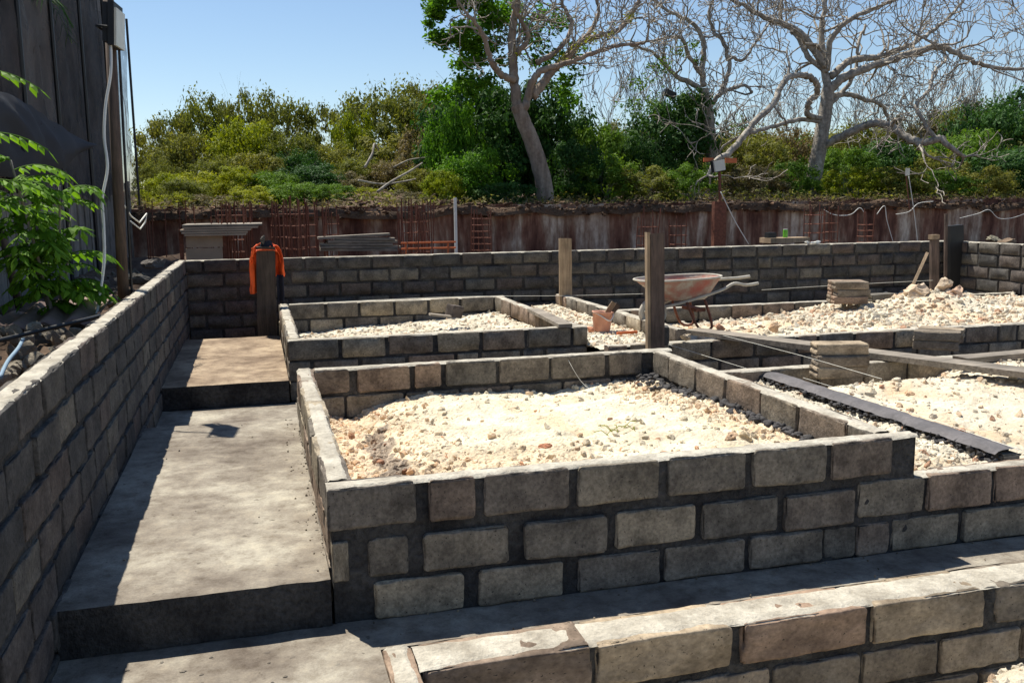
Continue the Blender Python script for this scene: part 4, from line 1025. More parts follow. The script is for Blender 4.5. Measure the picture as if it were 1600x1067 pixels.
# ---- leaves
def leafquads(C, N, S, col, asp=.5):
    """arrays of leaf centres, normals-ish directions and sizes -> vertices, faces, colours"""
    n_ = len(C); u = N / np.linalg.norm(N, axis=1, keepdims=True)
    rnd = rng.normal(size=(n_, 3)); v = np.cross(u, rnd); v /= np.linalg.norm(v, axis=1, keepdims=True)
    w_ = np.cross(u, v); S = S[:, None]
    V = np.stack([C - v * S, C + w_ * S * asp - u * S * .12, C + v * S, C - w_ * S * asp - u * S * .12], 1).reshape(-1, 3)
    F = (np.arange(n_)[:, None] * 4 + np.arange(4)[None, :])
    return V, F, np.repeat(col, 4, axis=0)
def crown_mesh(name, seed, clumps, leaves, size, shape, csize=.16, hollow=.35, droop=0.0):
    """leaf clumps spread unevenly through a crown of unit height"""
    r = np.random.default_rng(seed); b = MB(); Cc = []
    while len(Cc) < clumps:
        p = r.uniform(-1, 1, 3); q = np.linalg.norm(p)
        if q > 1 or q < hollow: continue
        p = p * np.array(shape) * (1 + .30 * mn.noise(Vector(p * 1.8) + Vector((seed * 5.1, 0, 0))))
        p[2] = p[2] * .5 + .5
        Cc.append(p)
    for cpos in Cc:
        k = int(leaves / clumps * r.uniform(.4, 1.6)); s = csize * r.uniform(.5, 1.3)
        g_ = r.normal(size=(k, 3)) * np.array((1, 1, .65)) * s * .55
        C = cpos + g_; C[:, 2] = np.maximum(C[:, 2], .01)
        N = r.normal(size=(k, 3)) * .5 + np.array((0, -.1, .7)) + g_ / s * 1.6
        S = size * r.uniform(.45, 1.6, k)
        t_ = np.clip(r.normal(.5 + r.normal(0, .14), .12, k), 0, 1); col = np.stack([t_, t_, t_], 1)
        V, F, cc = leafquads(C, N, S, col); b.addarr(V, F, cc)
    return b.mesh(name, False, True)
def stems_mesh(name, seed, n_, h=.75, spread=.35, r_=.012):
    rr = random.Random(seed); b = MB()
    for k in range(n_):
        a = rr.uniform(0, 6.28); d = Vector((math.cos(a) * rr.uniform(.1, spread), math.sin(a) * rr.uniform(.1, spread), 1))
        grow(b, (rr.gauss(0, .05), rr.gauss(0, .05), -.03), d, h * rr.uniform(.5, .8), r_, 2, rr, .22, .1, None, 5, .0012)
    return b.mesh(name)
CR = [crown_mesh('crown', 1, 91, 15300, .026, (.62, .62, 1)), crown_mesh('crown', 2, 78, 12750, .028, (.75, .7, 1), .18), crown_mesh('crown', 3, 117, 13600, .024, (.9, .8, 1), .15),
      crown_mesh('crown', 4, 58, 7140, .026, (.7, .7, 1), .13), crown_mesh('crown', 5, 36, 2600, .025, (.75, .75, 1), .12, .2), crown_mesh('crown', 6, 104, 16150, .022, (.55, .55, 1), .15)]
ST = [stems_mesh('stems', s, 6) for s in (1, 2, 3)]
for s in ST: s.materials.append(M['twig'])
_cm = {}
def crown_copy(i, mat):
    if (i, mat) not in _cm:
        me = CR[i].copy(); me.materials.clear(); me.materials.append(M[mat]); _cm[(i, mat)] = me
    return _cm[(i, mat)]
def shrub(px, ptop, wpx, Y, ci, mat, label, pbase=None, group='shrubs on the bank', name='shrub'):
    c = at(px, 300, Y); zb = bank_z(c.x, Y) - .05
    if pbase is not None: zb = at(px, pbase, Y).z
    h = at(px, ptop, Y).z - zb; wd = (at(px + wpx / 2, 300, Y) - at(px - wpx / 2, 300, Y)).x
    base = {0: 1.24, 1: 1.5, 2: 1.8, 3: 1.4, 4: 1.5, 5: 1.1}[ci]
    t = thing(name, label, 'tree' if h > 3.2 else 'shrub', (c.x, Y, zb), group)
    an = R.uniform(0, 6.28); sx = wd / base
    link('crown', crown_copy(ci, mat), t, None, (0, 0, an), (sx, sx, h))
    link('stem', R.choice(ST), t, None, (0, 0, an), (sx, sx, h))
    return t
def label_list(): pass
S = shrub
# left mass, back row to front row
S(262, 190, 110, 27, 3, 'leaf_olive', 'sparse grey-green tree at the left end of the thicket beside the net')
S(330, 150, 150, 28, 2, 'leaf_olive', 'broad olive tree rising behind the left thicket')
S(372, 130, 90, 28.5, 4, 'leaf_olive', 'thin-topped tree, highest of the left thicket')
S(440, 145, 150, 28, 2, 'leaf_olive', 'rounded olive tree in the middle of the left skyline')
S(520, 152, 120, 29, 4, 'leaf_olive', 'bare brownish treetop on the skyline left of the flat-topped tree')
S(610, 132, 190, 27, 2, 'leaf_olive', 'flat-topped olive tree left of the leaning tree')
S(672, 136, 100, 27.5, 3, 'leaf_olive', 'olive crown touching the dark green shrub on its left')
S(300, 210, 120, 25, 1, 'leaf_olive', 'dark olive bush in the left thicket above the yellow-green weeds')
S(385, 186, 120, 24.5, 1, 'leaf_lime', 'yellow-lime bush in the middle of the left thicket')
S(455, 205, 130, 24, 2, 'leaf_olive', 'dull green bush right of the yellow-lime bush')
S(556, 178, 80, 25, 3, 'leaf_lime', 'bright lime treetop left of the flat-topped tree')
S(520, 225, 120, 24, 2, 'leaf_olive', 'olive bush below the bright lime treetop')
S(610, 215, 130, 23.5, 3, 'leaf_olive', 'loose olive bush over the fallen branches')
S(660, 205, 90, 22.5, 3, 'leaf_dry', 'brownish bush against the dark green shrub')
S(262, 272, 90, 21, 3, 'leaf_lime', 'yellow-green weeds at the left end beside the net fence')
S(315, 270, 90, 20.5, 3, 'leaf_lime', 'yellow-green weeds before the left thicket')
S(370, 262, 90, 20, 3, 'leaf_lime', 'yellow-green weeds behind the plywood pile')
S(425, 268, 90, 20, 1, 'leaf_mid', 'green bush behind the orange vest')
S(485, 256, 110, 20.5, 1, 'leaf_dark', 'dark green bush right of the orange vest')
S(460, 285, 90, 18.4, 1, 'leaf_mid', 'low green bush on the edge of the bank above the dense rebar')
S(540, 270, 80, 21, 3, 'leaf_dry', 'dry brown brush left of the fallen branches')
S(268, 300, 70, 18.6, 4, 'leaf_lime', 'sparse low weeds at the left end of the bank edge')
S(330, 302, 80, 18.0, 4, 'leaf_dry', 'sparse dry weeds above the plywood pile')
for (px, pt, wp, Y, ci, mt, lb) in [(245, 250, 90, 23, 2, 'leaf_olive', 'olive bush close to the net fence edge'), (290, 280, 80, 19.2, 1, 'leaf_olive', 'olive bush low above the starter bars'), (345, 245, 110, 22.5, 2, 'leaf_olive', 'dull bush below the yellow-lime bush'), (405, 240, 110, 22, 1, 'leaf_olive', 'grey-green bush above the orange vest'),
   (395, 292, 90, 18.2, 3, 'leaf_lime', 'low lime bush at the bank edge above the orange vest'), (515, 288, 80, 18.6, 1, 'leaf_mid', 'low green bush at the bank edge above the plank stack'), (560, 245, 110, 22.5, 2, 'leaf_olive', 'olive bush left of the fallen branches'), (575, 292, 90, 18.8, 4, 'leaf_lime', 'sparse yellowish weeds at the bank edge left of the white stake'),
   (625, 248, 100, 22, 2, 'leaf_dry', 'brown bush right behind the fallen branches'), (640, 296, 80, 18.4, 4, 'leaf_dry', 'sparse dry weeds left of the white stake'), (655, 262, 80, 20.6, 1, 'leaf_olive', 'olive bush above the white stake'), (470, 235, 110, 22.8, 2, 'leaf_dark', 'shaded bush in the middle of the left thicket')]:
    S(px, pt, wp, Y, ci, mt, lb)
# round the leaning tree
S(745, 118, 170, 21.5, 0, 'leaf_dark', 'tall dark green shrub left behind the leaning trunk')
S(855, 128, 130, 21.8, 0, 'leaf_dark', 'tall dark green shrub right behind the leaning trunk')
S(800, 140, 120, 22.5, 5, 'leaf_dark', 'dark evergreen mass directly behind the leaning trunk')
S(712, 160, 90, 20.2, 1, 'leaf_sap', 'bright green leafy bush left of the leaning trunk')
S(742, 232, 110, 19.2, 1, 'leaf_sap', 'lower bright green bush left of the foot of the leaning trunk')
S(690, 268, 70, 18.6, 3, 'leaf_lime', 'low lime bush at the bank edge by the white stake')
S(900, 220, 90, 19.6, 1, 'leaf_dark', 'shadowy bush right of the foot of the leaning trunk')
S(790, 285, 90, 18.2, 1, 'leaf_dark', 'low dark bush hugging the foot of the leaning trunk')
S(935, 195, 110, 21.0, 1, 'leaf_mid', 'light green bush between leaning tree and dark rounded shrub')
S(945, 245, 110, 19.3, 3, 'leaf_mid', 'low light green bush on the bank between the two trees')
S(1052, 152, 140, 22, 5, 'leaf_dark', 'dark blue-green rounded shrub left of the smaller bare tree')
S(1000, 215, 90, 21, 1, 'leaf_dark', 'dark bush at the left foot of the rounded shrub')
S(1010, 262, 100, 18.8, 3, 'leaf_olive', 'low olive weeds on the bank edge below the rounded shrub')
S(1082, 258, 90, 18.5, 3, 'leaf_mid', 'low green bush left of the orange-board floodlight')
# right part
S(1165, 205, 140, 25, 2, 'leaf_olive', 'olive bush filling the gap left of the large bare trunk')
S(1215, 200, 120, 26, 2, 'leaf_dry', 'brown dry bush behind the large bare trunk')
S(1175, 262, 100, 19.5, 3, 'leaf_dry', 'low dry weeds right of the orange-board floodlight')
S(1235, 255, 80, 19.6, 3, 'leaf_mid', 'low green bush left at the foot of the large bare tree')
S(1320, 232, 90, 22, 1, 'leaf_mid', 'green bush under the arching right limb')
S(1330, 262, 90, 19.2, 3, 'leaf_lime', 'low yellow-green bush right at the foot of the large bare tree')
S(1385, 218, 90, 22, 0, 'leaf_dark', 'dark bush below the end of the arching limb')
S(1395, 262, 90, 19.0, 3, 'leaf_olive', 'low olive bush below the arching limb')
S(1460, 240, 80, 21, 3, 'leaf_olive', 'olive bush behind the small floodlight')
S(1500, 205, 120, 22.5, 1, 'leaf_mid', 'green bush right of the arching limb')
S(1545, 160, 150, 24.5, 2, 'leaf_dark', 'large dark green bush at the right skyline')
S(1590, 140, 120, 26, 0, 'leaf_dark', 'tall dark tree cut by the right frame edge')
S(1580, 230, 130, 20.5, 1, 'leaf_dark', 'lower dark bush at the right edge of the bank')
S(1470, 268, 90, 18.8, 3, 'leaf_mid', 'low green weeds at the bank edge right of the small floodlight')
S(1535, 262, 90, 18.9, 3, 'leaf_olive', 'low olive weeds at the bank edge near the right frame edge')
S(1645, 170, 140, 23, 2, 'leaf_olive', 'olive tree standing just past the right edge')
for (px, pt, wp, Y, ci, mt, lb) in [(975, 190, 120, 29, 2, 'leaf_olive', 'far olive bush behind the light green bush'), (1130, 200, 130, 29, 2, 'leaf_dry', 'far dry bush right of the smaller twisted tree'), (1290, 205, 140, 30, 2, 'leaf_olive', 'far olive bush straight behind the large bare trunk'), (1350, 190, 130, 29, 2, 'leaf_olive', 'far olive bush over the start of the arching limb'),
   (1420, 180, 130, 29.5, 2, 'leaf_dry', 'far brown bush over the middle of the arching limb'), (1480, 165, 120, 29, 2, 'leaf_olive', 'far olive tree right of the arching limb'), (1530, 150, 120, 30, 2, 'leaf_dry', 'far brown tree at the right skyline'), (1245, 215, 100, 28, 1, 'leaf_mid', 'far green bush left of the large bare trunk'), (905, 190, 90, 28, 1, 'leaf_mid', 'far green bush right of the dark shrubs')]:
    S(px, pt, wp, Y, ci, mt, lb)
# leafy crown of the leaning tree
b = MB(); rr = np.random.default_rng(5)
def leafcloud(b, centre, rad, n_, size, k0=.5):
    C = np.array(centre[:]) + rr.normal(size=(n_, 3)) * np.array(rad) * .5
    N = rr.normal(size=(n_, 3)) * .7 + np.array((0, -.2, .8)); t_ = np.clip(rr.normal(k0, .25, n_), 0, 1)
    V, F, cc = leafquads(C, N, size * rr.uniform(.6, 1.3, n_), np.stack([t_] * 3, 1)); b.addarr(V, F, cc)
for (px, py, Y, r_, n_) in [(690, 12, 19, .32, 330), (675, 20, 19.2, .2, 160), (700, 45, 19.3, .3, 320), (722, 20, 19.5, .4, 420), (745, 55, 19.4, .4, 380), (715, 75, 19.6, .3, 260), (760, 20, 19.6, .4, 330), (742, 95, 19.8, .3, 230),
                            (790, 30, 19.8, .4, 260), (830, 25, 20, .45, 240), (860, 60, 20, .4, 180), (850, 100, 20, .4, 170), (880, 120, 20, .35, 160), (705, 140, 19.8, .3, 200), (730, 125, 19.5, .35, 260), (885, 150, 20.2, .3, 150), (770, 80, 19.8, .3, 160), (695, -10, 19, .3, 250), (760, -20, 19.4, .5, 300)]:
    p = at(px, py, Y)
    for k in range(4):
        q = p + Vector((R.gauss(0, r_ * .6), R.gauss(0, r_ * .8), R.gauss(0, r_ * .5))); leafcloud(b, q, (r_ * .7, r_ * .7, r_ * .5), n_ // 2, .062)
me = b.build('crown', M['leaf_sap'], t1, False, True)
b = MB()
for (px, py, Y, r_, n_) in [(900, 75, 18.6, .12, 40), (925, 62, 18.7, .2, 60), (955, 52, 18.8, .15, 50), (985, 30, 19, .15, 50), (880, 92, 18.5, .12, 40), (810, 90, 18.6, .2, 50)]:
    leafcloud(b, at(px, py, Y), (r_, r_, r_), n_, .035, .8)
b.build('moss_leaves', M['leaf_lime'], t1, False, True)
b = MB()
for (px, py, Y, r_, n_) in [(1000, 130, 21, .35, 130), (1030, 105, 21, .3, 120), (1015, 160, 21, .3, 120), (1060, 80, 21.3, .3, 90), (985, 165, 21, .3, 140), (1085, 70, 21.4, .2, 60), (1075, 150, 21.2, .3, 140), (1160, 195, 21.3, .3, 130), (1090, 95, 21.3, .15, 60)]:
    leafcloud(b, at(px, py, Y), (r_, r_, r_ * .6), n_, .045, .6)
b.build('sparse_leaves', M['leaf_mid'], t2, False, True)
# thin bare trees forming the grey haze of twigs behind
def thin_mesh(seed):
    rr_ = random.Random(seed); b = MB()
    grow(b, (0, 0, -.02), (0, 0, 1), .42, .012, 4, rr_, .12, .22, None, 4, .0020)
    grow(b, (.03, .02, -.02), (.12, 0, 1), .38, .009, 4, rr_, .12, .22, None, 4, .0020)
    me = b.mesh('branches'); me.materials.append(M['twig']); return me
TH = [thin_mesh(s) for s in (3, 5, 8, 12)]
ORD = ['first', 'second', 'third', 'fourth', 'fifth', 'sixth', 'seventh', 'eighth', 'ninth', 'tenth', 'eleventh', 'twelfth', 'thirteenth', 'fourteenth', 'fifteenth', 'sixteenth']
THIN = ([(960, 70, 27), (1005, 50, 28), (1035, -10, 26), (1150, 90, 28), (1200, 120, 29), (1350, 90, 27), (1385, 75, 29), (1430, 60, 28), (1465, 50, 29), (1500, 80, 27), (1535, 60, 29), (1560, 80, 28), (1595, 60, 28), (1320, 110, 30), (1240, 120, 30), (1070, 60, 29), (300, 172, 29), (240, 185, 28), (640, 135, 29)])
for i, (px, pt, Y) in enumerate(THIN):
    c = at(px, 300, Y); zb = bank_z(c.x, Y) - .1; h = at(px, pt, Y).z - zb
    gi = 0 if 800 < px < 1100 else 1 if px > 1100 else 2
    g_ = ['thin trees behind the smaller bare tree', 'thin trees behind the large bare tree', 'twiggy tops of the left thicket'][gi]
    same = sorted(q[0] for q in THIN if (0 if 800 < q[0] < 1100 else 1 if q[0] > 1100 else 2) == gi); k = same.index(px)
    lab = ORD[k] + [' thin bare tree from the left, between leaning tree and smaller twisted tree', ' thin bare tree from the left, behind the large bare tree', ' twiggy bare top from the left, over the left thicket'][gi]
    t = thing('thin_tree', lab, 'tree', (c.x, Y, zb), g_)
    link('branches', TH[i % 4], t, None, (0, 0, R.uniform(0, 6.28)), (h * .9, h * .9, h * .95))
# fallen pale branches
for i, (pts, r_, lab) in enumerate([([(590, 300), (610, 285), (640, 268), (660, 255)], .03, 'fallen pale branch rising to the right on the left bank'), ([(560, 282), (600, 288), (650, 280)], .025, 'fallen pale branch lying flat on the left bank'), ([(570, 262), (582, 240), (585, 225), (592, 236)], .03, 'forked pale stub standing in the olive bush'),
                      ([(725, 308), (750, 302), (765, 296)], .02, 'pale stick on the bank edge left of the leaning trunk'), ([(985, 282), (1010, 286), (1040, 283), (1062, 290)], .07, 'thick pinkish fallen log on the bank below the rounded shrub'), ([(615, 262), (640, 250), (672, 246)], .02, 'thin pale fallen branch by the brownish bush')]):
    Y = 18.4 + .3 * i; P = spline([at(x, y_, Y + .2 * k) for k, (x, y_) in enumerate(pts)], 5); b = MB(); b.tube(P, [r_ * (1 - .5 * k / len(P)) for k in range(len(P))], 7)
    tag(b.build('fallen_branch', M['bark'] , None, True), lab, 'branch', 'fallen branches on the bank', 'thing')
b = MB(); p = at(1046, 147, 21.3); b.box(0, 0, 0, .30, .14, .15, m=Matrix.Translation(p) @ Matrix.Rotation(.35, 4, 'Y')); V, F = stone(ICO2, .1, 3); b.addarr(V * np.array((1.6, .8, .8)) + np.array(p[:]), F)
tag(b.build('bag', M['black'], None), 'small black bag caught above the dark rounded shrub', 'bag', None, 'thing')
# dry grass and litter on the bank edge
b = MB(); n_ = 6500
C = np.zeros((n_, 3)); 
for k in range(n_):
    X = R.uniform(-3, 26); Y = RWY + .1 + R.random() ** 1.3 * 3.4; C[k] = (X, Y, bank_z(X, Y) + R.random() ** 2 * .14)
N = rng.normal(size=(n_, 3)) + np.array((0, -.6, .2)); t_ = np.clip(rng.normal(.5, .3, n_), 0, 1)
V, F, cc = leafquads(C, N, rng.uniform(.03, .10, n_), np.stack([t_] * 3, 1), .22); b.addarr(V, F, cc)
tag(b.build('dry_grass', M['leaf_dry'], None, False, True), 'dry brown grass and litter along the edge of the bank', 'grass', None, 'stuff')
b = MB(); n_ = 3500; C = np.zeros((n_, 3))
for k in range(n_):
    X = R.uniform(-3, 26); Y = RWY + .1 + R.random() ** 1.3 * 3.0; X += .4 * nz(X, Y, 3); C[k] = (X, Y, bank_z(X, Y) + R.random() ** 2 * .25)
N = rng.normal(size=(n_, 3)) * .6 + np.array((0, -.3, .8)); t_ = np.clip(rng.normal(.5, .3, n_), 0, 1)
V, F, cc = leafquads(C, N, rng.uniform(.025, .06, n_), np.stack([t_] * 3, 1), .5); b.addarr(V, F, cc)
tag(b.build('ground_weeds', M['leaf_olive'], None, False, True), 'small green weeds along the edge of the bank', 'weeds', None, 'stuff')

# ================================================================ LEFT SIDE: NET FENCE, HOUSE, POLE, SAPLING
NX = -1.95
NF = thing('net_fence', 'tall dark shade net stretched on posts along the left side', 'fence', (NX, 9, .8))
ys = [3.0, 5.0, 7.4, 9.3, 10.8, 12.6, 14.6, 17.4]
for i in range(len(ys) - 1):
    y0_, y1_ = ys[i], ys[i + 1]; b = MB()
    top = (3.9, 3.9, 3.9, 4.15, 4.55, 4.85, 4.7)[i]
    def npan(u, v, y0_=y0_, y1_=y1_, i=i, top=top):
        Y = y0_ + (y1_ - y0_) * u; zlo = 1.75 + .28 * nz(Y * .9, 3, 1) + .1 * nz(Y * 3.1, 3, 1); sag = .12 * math.sin(math.pi * u) * v
        z = zlo + (top - sag - (.35 if i == 6 else 0) * (1 - u) - zlo) * v
        return (NX + .05 * fbm(Y * 1.1, z * .9, 4) + .045 * fbm(Y * 5, z * .8, 6, 3) - .002 * i, Y, z)
    b.grid(npan, 16, 24); b.build('net_panel', M['net_grey' if i in (3, 6) else 'net'], NF, smooth=True)
for yy in ys:
    b = MB(); b.tube([(NX + .035, yy, .7), (NX + .035, yy, 3.95 if yy < 8 else 4.2 if yy < 10 else 4.75)], .022, 6); b.build('post', M['black'], NF)
b = MB()
DX = NX + .12
dt = spline([atx(-70, 120, DX), atx(0, 142, DX), atx(45, 165, DX), atx(85, 192, DX), atx(133, 222, DX)], 6)
db = spline([atx(-70, 285, DX), atx(0, 276, DX), atx(45, 288, DX), atx(88, 283, DX), atx(133, 232, DX)], 6)
def drape(u, v):
    i_ = min(len(dt) - 1, int(u * (len(dt) - 1) + .5)); p = dt[i_].lerp(db[i_], v)
    return (p.x + .10 * math.sin(math.pi * v) + .05 * fbm(p.y * .9, p.z * 1.6, 7) + .05 * fbm(p.y * 2.5 + p.z * 3, p.z * 4, 7), p.y, p.z)
b.grid(drape, len(dt) - 1, 14); b.build('torn_cloth', M['cloth_dark'], NF, smooth=True)
BF = thing('board_fence', 'weathered grey board fence under the shade net on the left', 'fence', (NX, 9, .8))
yy = 3.0
while yy < 16.9:
    wd = R.uniform(.11, .19); h = R.uniform(1.0, 1.35)
    b = MB(); b.box(NX - .06 + R.gauss(0, .008), yy + wd / 2, .7 + h / 2, .022, wd - .012, h, R.gauss(0, .02)); b.build('board', M['board'], BF); yy += wd
for z in (1.1, 1.65):
    b = MB(); b.box(NX - .10, 10, z, .04, 13.6, .07); b.build('rail', M['wood'], BF)
HS = thing('house', 'dim brown house behind the shade net', 'house', (-4, 8, .8))
b = MB(); b.box(-4.4, 5.4, 1.9, 4.0, 7.6, 3.0); b.build('wall', M['house'], HS)
b = MB(); b.box(-4.05, 10.7, 2.3, 3.9, 2.7, 3.8); b.build('tower', M['house'], HS)
b = MB(); b.box(-4.05, 14.2, 2.85, 3.9, 4.25, 4.9); b.build('tower', M['panel_grey'], HS)
b = MB(); V = [(-2.15, 1.2, 3.30), (-2.15, 9.2, 3.30), (-4.4, 9.2, 4.3), (-4.4, 1.2, 4.3), (-6.8, 9.2, 3.3), (-6.8, 1.2, 3.3)]
b.add([(x, y_, z + .06) for x, y_, z in V] + [(x, y_, z - .02) for x, y_, z in V], [(0, 1, 2, 3), (3, 2, 4, 5), (6, 9, 8, 7), (9, 11, 10, 8), (0, 6, 7, 1), (5, 4, 10, 11), (1, 7, 8, 2), (2, 8, 10, 4), (0, 3, 9, 6), (3, 5, 11, 9)]); b.build('roof', M['roof'], HS)
for yy in (3.5, 6.2, 9.4, 12):
    w_ = MB(); w_.box(-2.385, yy, 2.1, .05, .9, 1.1); wo = w_.build('window', M['wood'], HS)
    w_ = MB(); w_.box(-2.36, yy, 2.1, .02, .76, .96); w_.build('pane', M['black'], wo)
for i, (px, py, Y) in enumerate([(30, 60, 11.0), (190, 0, 10)]):
    c = at(px, py, Y); c.x = -2.8 if i == 0 else -2.35; t = thing('palm', ['palm behind the dark net at the top left', 'palm whose thin leaf tips show above the lamp'][i], 'palm', (c.x, Y, .8))
    zt_ = [4.1, 4.75][i]
    b = MB(); b.tube([(c.x, Y, .8), (c.x + .05, Y, 2.5), (c.x, Y, zt_)], [.12, .09, .07], 8); b.build('trunk', M['bark_brown'], t, smooth=True)
    for k in range(13):
        an = k * 2.4 + R.gauss(0, .2); L = R.uniform(1.0, 1.5) * (1 if i == 0 else .75); P = [Vector((c.x + math.cos(an) * L * s, Y + math.sin(an) * L * s, zt_ + .45 * s - 1.0 * s * s * R.uniform(.8, 1.2))) for s in np.linspace(0, 1, 9)]
        b = MB(); b.tube(P, .008, 4)
        for j in range(1, 9):
            for f_ in np.linspace(0, 1, 4)[:-1]:
                p = P[j - 1].lerp(P[j], f_); d = (P[j] - P[j - 1]).normalized(); sd = d.cross(Vector((0, 0, 1))).normalized()
                for s in (-1, 1):
                    e = p + sd * s * .30 * (1 - .5 * j / 9) + d * .16 - Vector((0, 0, .10)); q = p + d * .03
                    b.add([p[:], q[:], e[:]], [(0, 1, 2)], (.5, .5, .5))
        b.build('frond', M['leaf_dark'] if i == 0 else M['leaf_mid'], t, False, True)
# pole with the big floodlight
PB0 = Vector((-.955, 7.25, .75)); PB1 = at(168, -30, 7.25)
t = thing('lamp_pole', 'tall slim wooden pole behind the left wall', 'pole', PB0)
b = MB(); b.tube([PB0, PB0.lerp(PB1, .5), PB1], [.040, .038, .036], 9); b.build('shaft', M['wood'], t, smooth=True)
b = MB(); b.tube([PB0 + Vector((.055, .02, 0)), (PB0 + (PB1 - PB0) * .9) + Vector((.05, .02, 0))], .010, 6); b.build('side_rod', M['black'], t)
lp = at(184, 44, 7.15)
t = thing('floodlight', 'flat white floodlight at the top of the tall left pole', 'lamp', lp)
Mx = Matrix.Translation(lp) @ Matrix.Rotation(math.radians(84), 4, 'Z') @ Matrix.Rotation(math.radians(4), 4, 'X')
b = MB(); b.box(0, 0, 0, .24, .015, .25, m=Mx @ Matrix.Translation((0, -.012, -.01))); b.build('lens', M['lens'], t)
b = MB(); b.box(0, 0, 0, .25, .04, .29, m=Mx @ Matrix.Translation((0, .017, .01)))
for k in range(7): b.box(0, 0, 0, .012, .03, .26, m=Mx @ Matrix.Translation((-.1 + k * .033, .06, .02)))
b.build('housing', M['black'], t)
b = MB(); b.tube([Mx @ Vector((-.15, .03, -.02)), Mx @ Vector((-.15, .10, -.02)), Mx @ Vector((.15, .10, -.02)), Mx @ Vector((.15, .03, -.02))], .010, 6); b.build('bracket', M['black'], t)
P = spline([at(x, y_, 7.12 - .06 * k) for k, (x, y_) in enumerate([(170, 22), (173, 70), (173, 115), (165, 165), (163, 215), (168, 262), (160, 310), (162, 350), (163, 405), (157, 455), (150, 497)])], 6)
b = MB(); b.tube(P, .0095, 8); tag(b.build('conduit', M['white'], None, True), 'white flexible conduit hanging beside the tall left pole', 'conduit', None, 'thing')
P = [at(188, 312, 8.2), at(205, 338, 8.4), at(218, 348, 8.5), at(229, 334, 8.6), at(227, 347, 8.6), at(219, 358, 8.5), at(204, 346, 8.4)]; b = MB(); b.tube(P, .007, 6); tag(b.build('cable', M['string'], None, True), 'tangled pale cable right of the tall left pole', 'cable', None, 'thing')
# debris behind the left wall
b = MB(); b.grid(lambda u, v: (-1.62 + .62 * u, 6.0 + .75 * v + .3 * u, .90 + .10 * math.sin(u * 2.2) * v + .02 * math.sin(u * 26)), 40, 6); ob = b.build('sheet', M['pink'], None, True); tag(ob, 'bent pinkish sheet lying behind the left wall', 'sheet', None, 'thing'); md = ob.modifiers.new('thick', 'SOLIDIFY'); md.thickness = .01
P = spline([(-1.9, 4.3, .93), (-1.5, 4.7, .94), (-1.2, 5.2, .96), (-.95, 5.5, .99), (-.9, 5.8, .98)], 6); b = MB(); b.tube(P, .012, 6); tag(b.build('hose', M['black'], None, True), 'black hose lying behind the left wall', 'hose', None, 'thing')
P = spline([atz(0, 590, .9), atz(12, 565, .92), atz(28, 545, .93), atz(36, 530, .93)], 6); b = MB(); b.tube(P, .010, 6); tag(b.build('rope', M['blue'], None, True), 'pale blue rope at the left edge behind the wall', 'rope', None, 'thing')
b = MB(); b.tube([at(30, 480, 7.8), at(0, 350, 7.6)], .03, 7); tag(b.build('pole_stick', M['wood'], None, True), 'slanted grey stick at the left edge under the sapling', 'stick', None, 'thing')
rock(205, 437, 8.6, .12, 'grey rock behind the left wall near the pole', (.30, .30, .31), 40, (1.3, 1, .6))
rock(165, 470, 7.6, .10, 'grey stone left of the pole foot', (.30, .30, .32), 41, (1.2, 1, .7))
rock(240, 410, 10.2, .13, 'dark stone at the far end of the left wall', (.18, .18, .2), 42, (1.2, 1, .8))
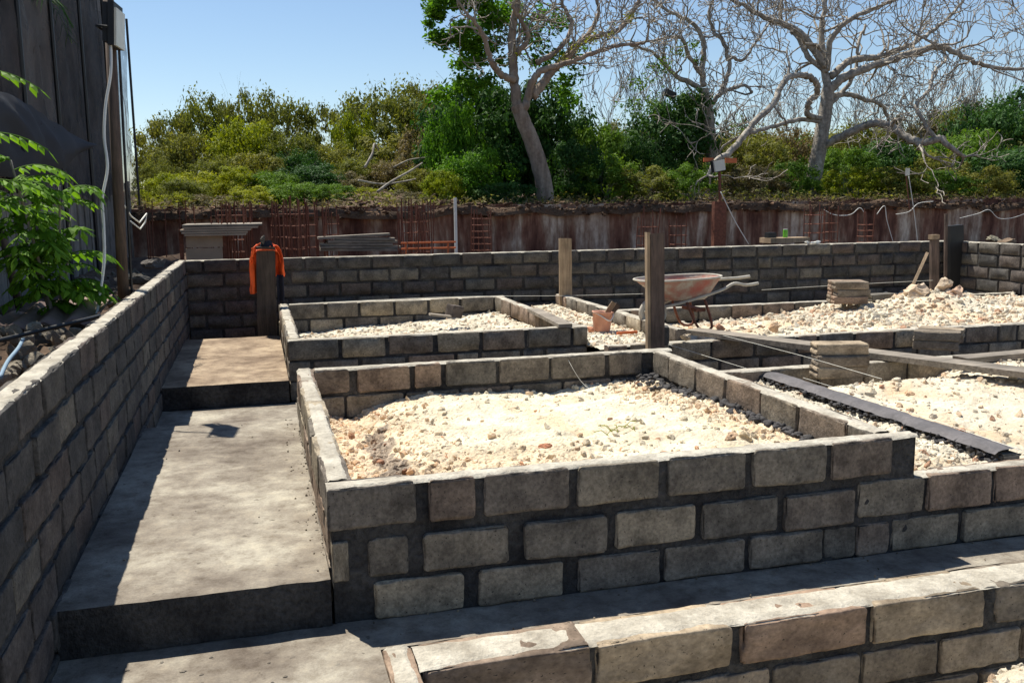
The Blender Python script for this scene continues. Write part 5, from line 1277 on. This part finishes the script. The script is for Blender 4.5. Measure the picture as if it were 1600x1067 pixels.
# sapling with feathery leaves
SP = thing('sapling', 'young sapling with bright green feathery leaves before the dark net', 'sapling', (-1.27, 6.6, .8))
rr_ = random.Random(4); stems = []
for k, (dx, dy, h) in enumerate([(.05, .1, .95), (-.16, -.2, 1.1), (.08, .25, .75), (-.25, .05, .9)]):
    P = spline([(-1.27 + dx * .1, 6.6 + dy * .1, .8), (-1.27 + dx * .5, 6.6 + dy * .6, .8 + h * .5), (-1.27 + dx, 6.6 + dy, .8 + h)], 6); stems.append(P)
    b = MB(); b.tube(P, [.014 - .008 * i / len(P) for i in range(len(P))], 6); b.build('stem', M['twig'], SP, smooth=True)
def frond(p, d, L, pairs, lw):
    b = MB(); d = Vector(d).normalized(); side = d.cross(Vector((0, 0, 1))).normalized(); P = []
    for i in range(pairs + 2):
        s = i / (pairs + 1); P.append(Vector(p) + d * L * s + Vector((0, 0, L * (.18 * s - .55 * s * s))))
    b.tube(P, .004, 4, c=(.3, .3, .3))
    for i in range(1, pairs + 2):
        for sgn in ((-1, 1) if i <= pairs else (0,)):
            tg = (P[i] - P[i - 1]).normalized(); ld = (tg * (.55 if sgn else 1) + side * sgn * .9 + Vector((0, 0, -.35 + rr_.gauss(0, .15)))).normalized()
            ll = lw * rr_.uniform(.6, 1.35) * (1 - .25 * abs(i / (pairs + 1) - .5)); wv = ld.cross(Vector((0, 0, 1)))
            wv = (wv.normalized() if wv.length > .01 else side) * ll * .24; dn = Vector((0, 0, -ll * .10)); q = P[i]
            c = rr_.uniform(.15, 1)
            b.add([q[:], (q + ld * ll * .45 + wv + dn)[:], (q + ld * ll + dn * 2.5)[:], (q + ld * ll * .45 - wv + dn)[:], (q + ld * ll * .5)[:]], [(0, 1, 4), (1, 2, 4), (2, 3, 4), (3, 0, 4)], (c, c, c))
    b.build('leaf', M['leaf_sap'], SP, False, True)
for k in range(84):
    P = rr_.choice(stems); i = rr_.randint(len(P) // 4, len(P) - 1); an = rr_.uniform(-3.6, .6)
    frond(P[i], (math.cos(an), math.sin(an), rr_.uniform(.1, .6)), rr_.uniform(.18, .36), rr_.choice((5, 6, 7)), rr_.uniform(.07, .115))
for (px, py, Y) in [(-55, 290, 5.6), (-75, 115, 5.6), (-60, 215, 5.6), (-60, 325, 5.6)]:
    p = at(px, py, Y); frond(p, (1, .3, .25), .42, 8, .085)

# dry grass tuft on the rubble of the nearest box
t = thing('grass_tuft', 'wisp of yellowish dry grass on the rubble of the nearest box', 'grass', (1.75, 4.35, h_fb(1.75, 4.35)))
for k in range(9):
    b = MB(); p = Vector((1.75 + R.gauss(0, .05), 4.35 + R.gauss(0, .03), h_fb(1.75, 4.35) + .01)); a = R.uniform(0, 6.28); d = Vector((math.cos(a), math.sin(a) * .6, .25)) * R.uniform(.06, .13)
    b.tube([p, p + d * .5 + Vector((0, 0, .02)), p + d], .002, 4, c=(.8, .8, .8)); b.build('blade', M['leaf_lime'], t, False, True)
